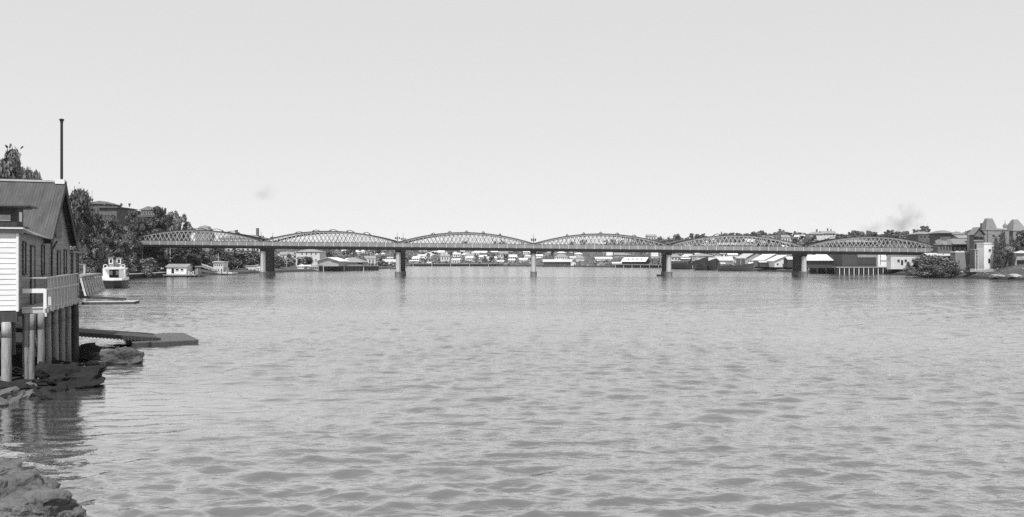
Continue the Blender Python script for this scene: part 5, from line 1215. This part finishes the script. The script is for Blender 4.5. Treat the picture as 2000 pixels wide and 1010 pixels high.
TL = [
 (2, 112, 299, 74, 'spread', 'leaf', 3, 'spreading gum tree rising above the left end of the boathouse roof'),
 (50, 118, 334, 50, 'spread', 'leaf', 4, 'lower tree just behind the boathouse roof ridge'),
 (151, 250, 374, 54, 'round', 'leaf_dark', 1, 'tall dense tree right behind the boathouse gable'),
 (160, 262, 408, 40, 'round', 'leaf_dark', 2, 'dark tree between the boathouse gable and the brick wing'),
 (183, 275, 446, 32, 'tall', 'leaf', 1, 'mid-grey tree standing before the brick wing on the left bank'),
 (204, 287, 424, 34, 'tall', 'leaf', 2, 'tall loose tree in front of the stepped brick mansion'),
 (222, 302, 440, 36, 'tall', 'leaf', 3, 'loose tree before the right corner of the stepped mansion'),
 (238, 318, 446, 36, 'round', 'leaf', 3, 'rounded tree in the dip between the two brick buildings'),
 (258, 330, 412, 26, 'tall', 'leaf_dark', 4, 'dark ragged tree at the left corner of the pedimented building'),
 (284, 350, 427, 50, 'round', 'leaf_dark', 4, 'dense dark tree in front of the pedimented building'),
 (312, 360, 407, 28, 'tall', 'leaf_dark', 5, 'tallest dark tree at the right corner of the pedimented building'),
 (343, 398, 416, 34, 'airy', 'leaf_pale', 1, 'thin airy tree with sky between its leaves right of the pedimented building'),
 (362, 404, 436, 30, 'airy', 'leaf_pale', 2, 'small pale tree sloping down to the first arch'),
 (328, 392, 446, 36, 'round', 'leaf', 5, 'tree at the foot of the airy pale tree behind the first arch'),
 (198, 262, 462, 36, 'airy', 'leaf_pale', 3, 'thin tree with a bare trunk on the slope above the ferry'),
 (224, 290, 466, 30, 'tall', 'leaf', 1, 'bushy tree on the slope left of the bridge end'),
 (246, 300, 470, 34, 'round', 'leaf', 2, 'broad bushy tree just left of the bridge end'),
 (260, 322, 462, 26, 'round', 'leaf_dark', 3, 'dark tree half hiding the left end of the bridge'),
 (356, 385, 474, 60, 'bush', 'leaf_dark', 1, 'dark tree under the bridge deck behind the small white shed'),
 (390, 398, 480, 64, 'bush', 'leaf', 4, 'broad tree under the first span left of the pavilion'),
 (415, 405, 482, 46, 'bush', 'leaf_dark', 2, 'dark tree behind the two-level pavilion'),
 (458, 430, 489, 66, 'bush', 'leaf', 5, 'wide tree under the first span in front of the pale office'),
 (490, 440, 491, 52, 'bush', 'leaf', 3, 'tree left of the first pier in front of the pale office'),
 (300, 352, 480, 56, 'bush', 'leaf_dark', 5, 'dark tree in the shade under the left bridge end'),
]
TL += [(186, 272, 420, 30, 'tall', 'leaf_dark', 3, 'dark slim tree before the left wing of the brick mansion'), (217, 292, 424, 30, 'tall', 'leaf_dark', 1, 'dark slim tree before the stepped mansion block'), (268, 345, 424, 30, 'round', 'leaf_dark', 1, 'dark tree covering the left half of the pedimented building'), (352, 350, 500, 34, 'bush', 'leaf', 2, 'low leafy tree behind the white shed and its flagpole'), (375, 356, 496, 36, 'bush', 'leaf_dark', 1, 'dark low tree above the grey launch'), (404, 396, 500, 36, 'bush', 'leaf', 0, 'low tree above the pale railed gangway'), (440, 412, 499, 40, 'bush', 'leaf_dark', 2, 'dark low tree right of the two-level pavilion'), (474, 432, 502, 42, 'bush', 'leaf', 1, 'low tree above the dark paling shed'), (500, 445, 500, 30, 'bush', 'leaf_dark', 0, 'dark tree just behind the first pier'), (545, 470, 498, 30, 'bush', 'leaf', 2, 'tree right of the first pier among the cottages'), (598, 520, 502, 26, 'bush', 'leaf_dark', 1, 'dark tree before the left part of the three-storey warehouse')]
for (px_, Y, yt, wp, kd, tn, v, lab) in TL: tree(lab, px_, Y, yt, wp, kd, tn, v, G1)
BL = ['leftmost bush on the grassy slope above the ferry', 'round bush on the slope just behind the ferry wheelhouse', 'wide bush on the slope right of the ferry', 'low bush below the bushy trees on the left slope', 'bush on the slope above the middle of the sea wall', 'pale bush on the slope near the bridge column', 'dark bush at the foot of the slender bridge column', 'last bush on the slope before the small white shed', 'small bush under the bridge left of the flagpole']
for k, (px_, Y, yt, wp) in enumerate(((176, 255, 508, 24), (208, 268, 503, 30), (232, 284, 507, 34), (250, 298, 500, 26), (262, 305, 508, 34), (283, 305, 509, 30), (293, 330, 505, 28), (308, 338, 514, 22), (318, 350, 506, 24))):
    tree(BL[k], px_, Y, yt, wp, 'bush', 'leaf' if k % 3 else 'leaf_pale', k % 3, 'bushes on the left slope', 2200, .03, cat='bush', name='bush')
BR = [(1797, 330, 505, 46, 'bush', 'leaf', 'left big bush overhanging the water before the pale cottage'), (1822, 316, 500, 50, 'bush', 'leaf', 'tallest big bush on the right shore before the low shed roof'), (1848, 313, 503, 50, 'bush', 'leaf', 'right big bush overhanging the water'), (1812, 314, 517, 40, 'bush', 'leaf', 'lower front bush dipping to the water on the right shore'), (1838, 309, 519, 40, 'bush', 'leaf_dark', 'dark low bush at the water between the big ones'), (1868, 308, 520, 22, 'bush', 'leaf_dark', 'small bush beside the largest pale shore rock'), (1895, 300, 520, 22, 'bush', 'leaf_dark', 'dark clipped bush at the left end of the paling fence'), (1774, 366, 512, 10, 'cypress', 'leaf_dark', 'slim dark sapling in front of the pale cottage')]
for k, (px_, Y, yt, wp, kd, tn, lab) in enumerate(BR): tree(lab, px_, Y, yt, wp, kd, tn, k % 3, 'bushes on the right shore', 5200, .021, z=None if px_ > 1860 or kd == 'cypress' else .1, cat='bush', name='bush' if kd == 'bush' else 'tree')
TR = [(1946, 296, 466, 12, 'cypress', 'leaf_dark', 0, 'left dark cypress in front of the towered building'), (1958, 295, 454.5, 17, 'cypress', 'leaf_dark', 1, 'tallest dark cypress in front of the towered building'), (1956, 290, 489, 15, 'round', 'leaf_dark', 2, 'small round dark tree with a clear trunk on the right lawn'), (1968, 293, 482, 24, 'round', 'leaf_pale', 1, 'pale bushy tree right of the small round dark tree'), (1984, 296, 466, 26, 'round', 'leaf_dark', 3, 'big dark tree near the right edge'), (1996, 300, 452, 28, 'tall', 'leaf_dark', 4, 'dark tree at the right edge behind the stilt house'), (1930, 330, 470, 12, 'round', 'leaf', 4, 'tree top behind the white narrow house')]
for (px_, Y, yt, wp, kd, tn, v, lab) in TR[:6]: tree(lab, px_, Y, yt, wp, kd, tn, v, 'trees on the right bank')

# far trees: single-mesh, on the hills
def far_tree_mesh(v, kind, tone):
    bl = blobs_for(kind, 900 + v)
    return leaf_mesh('tree', bl, 420, .085, 60 + v, M[tone], core=.2)
FAR = [far_tree_mesh(0, 'round', 'leaf'), far_tree_mesh(1, 'round', 'leaf'), far_tree_mesh(2, 'round', 'leaf_pale'), far_tree_mesh(3, 'bush', 'leaf'), far_tree_mesh(4, 'tall', 'leaf'), far_tree_mesh(5, 'bush', 'leaf_pale'), far_tree_mesh(6, 'spread', 'leaf')]
def far_tree(px, Y, h, wd, lab, grp, v=None):
    x = X(px, Y); o = link('tree', FAR[rt.randrange(len(FAR)) if v is None else v], None, (x, Y, Hs(x, Y) - h * .08), rt.uniform(0, 6.28), (wd, wd, h))
    tag(o, lab, 'tree', grp)
# named skyline trees
SKY = [(877, 1260, 476, 12, 'pointed tree showing above the parapet left of mid third arch'), (907, 1250, 469, 14, 'rounded tree standing up behind the middle of the third arch'), (968, 1250, 467, 15, 'left tree of the clump in the right half of the third arch'), (981, 1240, 465.5, 16, 'right taller tree of the clump in the right half of the third arch'), (1118, 1230, 470, 14, 'left tree of the clump in the left half of the fourth arch'), (1140, 1240, 467, 20, 'broad tree of the clump in the fourth arch'), (1160, 1240, 475, 10, 'small dark tree right of the clump in the fourth arch'), (640, 1000, 467, 24, 'hazy tree clump in the middle of the second arch'), (682, 1010, 472, 16, 'hazy tree right of the middle of the second arch'), (735, 1010, 470, 22, 'hazy tree in the right half of the second arch'),
       (1366, 1000, 459, 14, 'round tree on the skyline at the left shoulder of the fifth arch'), (1409, 1000, 452, 5, 'pointed conifer on the skyline left of the fifth arch crown'), (1458, 980, 455, 16, 'left tree of the big skyline clump above the fifth arch'), (1475, 960, 451.5, 22, 'tallest tree of the big skyline clump above the fifth arch'), (1490, 960, 453, 20, 'right tree of the big skyline clump above the fifth arch'), (1510, 900, 458, 18, 'tree left of the twin chimneys'), (1540, 880, 459, 22, 'tree right of the twin chimneys'), (1565, 860, 462, 24, 'tree on the skyline above the rightmost pier'),
       (1638, 760, 455, 14, 'tree at the right end of the skyline mansion'), (1663, 740, 451, 16, 'dome-shaped tree on the skyline right of the mansion'), (1684, 740, 457, 16, 'low tree right of the dome-shaped skyline tree'), (1720, 730, 459, 16, 'low skyline tree left of the paired tall trees'), (1745, 700, 450, 18, 'left of the paired tall trees on the skyline'), (1771, 700, 451, 10, 'right pointed one of the paired skyline trees'), (1784, 690, 456, 16, 'tree right of the paired skyline trees'), (1828, 520, 459, 12, 'tree between the square brick block and the hipped block'), (1890, 460, 452, 14, 'tree behind the long low dark roof')]
for (px_, Y, yt, wp, lab) in SKY:
    x = X(px_, Y); h = max(3, Z(yt, Y) - Hs(x, Y)); v = 4 if wp < 9 else rt.choice((0, 1, 3))
    far_tree(px_, Y, h / .93, wp / FP * Y * 1.05, lab, 'trees on the far skyline', v)
for (lo, hi, y0, y1, cnt, lab) in ((535, 775, 560, 1080, 60, 'small tree on the wooded slope beyond the second span'), (790, 1300, 900, 1290, 110, 'small tree among the far houses beyond the middle spans'), (1305, 1570, 720, 1050, 70, 'small tree on the hill behind the fifth arch'), (1572, 1830, 560, 800, 46, 'small tree on the hill behind the sixth arch')):
    for k in range(cnt):
        far_tree(rt.uniform(lo, hi), rt.uniform(y0, y1), rt.uniform(4.5, 9), rt.uniform(5, 10), lab, lab.replace('small tree', 'small trees'))
for k in range(26): far_tree(380 + k * 8 if k < 18 else rt.uniform(535, 600), rt.uniform(500, 560), rt.uniform(5, 8), rt.uniform(6, 10), 'tree behind the pale office under the first spans', 'trees behind the pale office')
# ground cover on the slopes and far-off woodland as one mass
r = np.random.default_rng(3)
def cover(name, label, n, px0, px1, y0, y1, size, m, zmin=1.6):
    px_ = r.uniform(px0, px1, n * 3); Y = np.sqrt(r.uniform(y0 ** 2, y1 ** 2, n * 3)); x = X(px_, Y); z = H(x, Y)
    k = np.where(z > zmin)[0][:n]; x, Y, z = x[k], Y[k], z[k]; n = len(k)
    c = np.stack([x, Y, z + size * .4 * r.uniform(0, 1.6, n)], 1)
    nr = r.normal(size=(n, 3)); nr /= np.linalg.norm(nr, axis=1, keepdims=True)
    t = np.cross(nr, r.normal(size=(n, 3))); t /= np.linalg.norm(t, axis=1, keepdims=True); u = np.cross(nr, t)
    s = (size * r.uniform(.4, 1.3, n))[:, None]
    v = np.stack([c - t * s - u * s * .6, c + t * s - u * s * .5, c + t * s * .8 + u * s * .7, c - t * s * .6 + u * s * .6], 1).reshape(-1, 3)
    tag(link(name, np_mesh(name, v, np.arange(4 * n).reshape(n, 4), m, False)), label, 'vegetation', None, 'stuff')
cover('woodland', 'scrub and woodland covering the far hills beyond the bridge', 46000, 430, 1900, 560, 1350, 1.2, M['leaf'], 1.4)
cover('grass', 'rough grass and low scrub on the steep left bank', 16000, 60, 340, 120, 400, .3, M['dry_grass'], 1.7)
cover('shore_scrub', 'low scrub along the right bank lawn', 4500, 1780, 2040, 270, 420, .26, M['dry_grass'], 1.2)

# ------------------------------------------------------------------ people on the sea wall
def person(label, px, Y, z, rz, shirt, arm):
    t = thing('person', label, 'person', (X(px, Y), Y, z), rz, 'people on the sea wall')
    P = {'pelvis': (0, 0, .92, .13), 'waist': (0, 0, 1.08, .125), 'chest': (0, 0, 1.33, .15), 'neck': (0, 0, 1.5, .055), 'head0': (0, -.02, 1.58, .085), 'head1': (0, -.01, 1.72, .075)}
    def skin(name, V, E, rad, m):
        me = bpy.data.meshes.new(name); me.from_pydata(V, E, []); o = link(name, me, t)
        sk = o.modifiers.new('skin', 'SKIN')
        for k, rr2 in enumerate(rad): me.skin_vertices[0].data[k].radius = (rr2, rr2)
        me.skin_vertices[0].data[0].use_root = True
        o.modifiers.new('sub', 'SUBSURF').levels = 1
        me.materials.append(m)
        return o
    V = [(0, 0, .92), (0, 0, 1.1), (0, 0, 1.34), (0, 0, 1.5), (0, -.02, 1.6), (0, -.01, 1.72),
         (-.19, 0, 1.42), (-.26, .02, 1.14), (-.24, -.08 * arm, .88), (.19, 0, 1.42), (.26, .02, 1.14), (.24, -.1, .9),
         (-.1, 0, .86), (-.12, -.03, .5), (-.12, .02, .1), (-.13, -.14, .03), (.1, 0, .86), (.12, .03, .5), (.12, .05, .1), (.13, -.1, .03)]
    E = [(0, 1), (1, 2), (2, 3), (3, 4), (4, 5), (2, 6), (6, 7), (7, 8), (2, 9), (9, 10), (10, 11), (0, 12), (12, 13), (13, 14), (14, 15), (0, 16), (16, 17), (17, 18), (18, 19)]
    rad = [.13, .125, .15, .055, .085, .07, .065, .05, .04, .065, .05, .04, .09, .065, .045, .035, .09, .065, .045, .035]
    skin('body', V, E, rad, M['skin'])
    MB().lathe(0, 0, [(.17, .95), (.165, 1.1), (.2, 1.3), (.17, 1.44), (.08, 1.5)], 12).build('shirt', shirt, t, True)
    tr_ = MB().lathe(-.1, 0, [(.075, .06), (.09, .5), (.12, .9)], 10).lathe(.1, .02, [(.075, .06), (.09, .5), (.12, .9)], 10).lathe(0, 0, [(.18, .85), (.18, 1.0)], 12)
    tr_.build('trousers', M['iron_dark'], t, True)
    MB().lathe(0, 0, [(.19, 1.7), (.18, 1.715), (.1, 1.72), (.095, 1.8), (.03, 1.83)], 12).build('hat', M['white'] if shirt is M['white'] else M['mid'], t, True)
person('person in white shirt and hat on the sea wall left of the white shed', 315.2, 336, 1.8, .3, M['white'], 1)
person('person in grey shirt standing close on the right of the white-shirted figure', 318.4, 336.5, 1.8, -.4, M['pale'], -1)

# ------------------------------------------------------------------ thin air
hz = MB().box(-1700, 1700, -70, 1650, -6, 75).build('haze', None)
tag(hz, 'thin pale summer haze over the river and the far hills', 'haze', None, 'stuff')
hm = bpy.data.materials.new('haze_air'); hm.use_nodes = True
hn = hm.node_tree.nodes; hn.remove(hn['Principled BSDF'])
pv = hn.new('ShaderNodeVolumePrincipled')
pv.inputs['Color'].default_value = (.95, .95, .95, 1); pv.inputs['Density'].default_value = 0.00004; pv.inputs['Anisotropy'].default_value = 0.0
hm.node_tree.links.new(pv.outputs[0], hn['Material Output'].inputs['Volume'])
hz.data.materials.append(hm)

# ------------------------------------------------------------------ faint factory smoke drifting over the right bank
def smoke(name, label, px, py, Y, sx, sy, sz, seed, dens):
    o = MB().box(-sx, sx, -sy, sy, -sz, sz).build(name, None, None, False, (X(px, Y), Y, Z(py, Y)))
    tag(o, label, 'smoke', None, 'stuff')
    m = bpy.data.materials.new('smoke'); m.use_nodes = True
    n, l = m.node_tree.nodes, m.node_tree.links; n.remove(n['Principled BSDF'])
    pv = n.new('ShaderNodeVolumePrincipled'); pv.inputs['Color'].default_value = (.35, .35, .35, 1)
    tc = n.new('ShaderNodeTexCoord'); mp = n.new('ShaderNodeMapping'); l.new(tc.outputs['Object'], mp.inputs[0])
    mp.inputs['Scale'].default_value = (1 / sx, 1 / sy, 1 / sz)
    ln = n.new('ShaderNodeVectorMath'); ln.operation = 'LENGTH'; l.new(mp.outputs[0], ln.inputs[0])
    fo = n.new('ShaderNodeMapRange'); l.new(ln.outputs['Value'], fo.inputs[0]); fo.inputs[1].default_value = .25; fo.inputs[2].default_value = 1.0; fo.inputs[3].default_value = 1.0; fo.inputs[4].default_value = 0.0
    ns = n.new('ShaderNodeTexNoise'); ns.inputs['Scale'].default_value = .09; ns.inputs['Detail'].default_value = 4; l.new(tc.outputs['Object'], ns.inputs['Vector'])
    nr = n.new('ShaderNodeMapRange'); l.new(ns.outputs[0], nr.inputs[0]); nr.inputs[1].default_value = .45; nr.inputs[2].default_value = .75
    mu = n.new('ShaderNodeMath'); mu.operation = 'MULTIPLY'; l.new(fo.outputs[0], mu.inputs[0]); l.new(nr.outputs[0], mu.inputs[1])
    md = n.new('ShaderNodeMath'); md.operation = 'MULTIPLY'; l.new(mu.outputs[0], md.inputs[0]); md.inputs[1].default_value = dens
    l.new(md.outputs[0], pv.inputs['Density']); l.new(pv.outputs[0], n['Material Output'].inputs['Volume'])
    o.data.materials.append(m)
smoke('smoke', 'faint dark wisp of smoke above the paired skyline trees on the right', 1768, 428, 640, 16, 9, 15, 1, .16)
smoke('smoke', 'fainter smoke haze drifting left of the dark wisp above the sixth arch', 1708, 443, 640, 14, 7, 6, 2, .13)
smoke('smoke', 'small faint dark puff of smoke high above the left pier of the bridge', 519, 375, 560, 10, 7, 7, 3, .08)
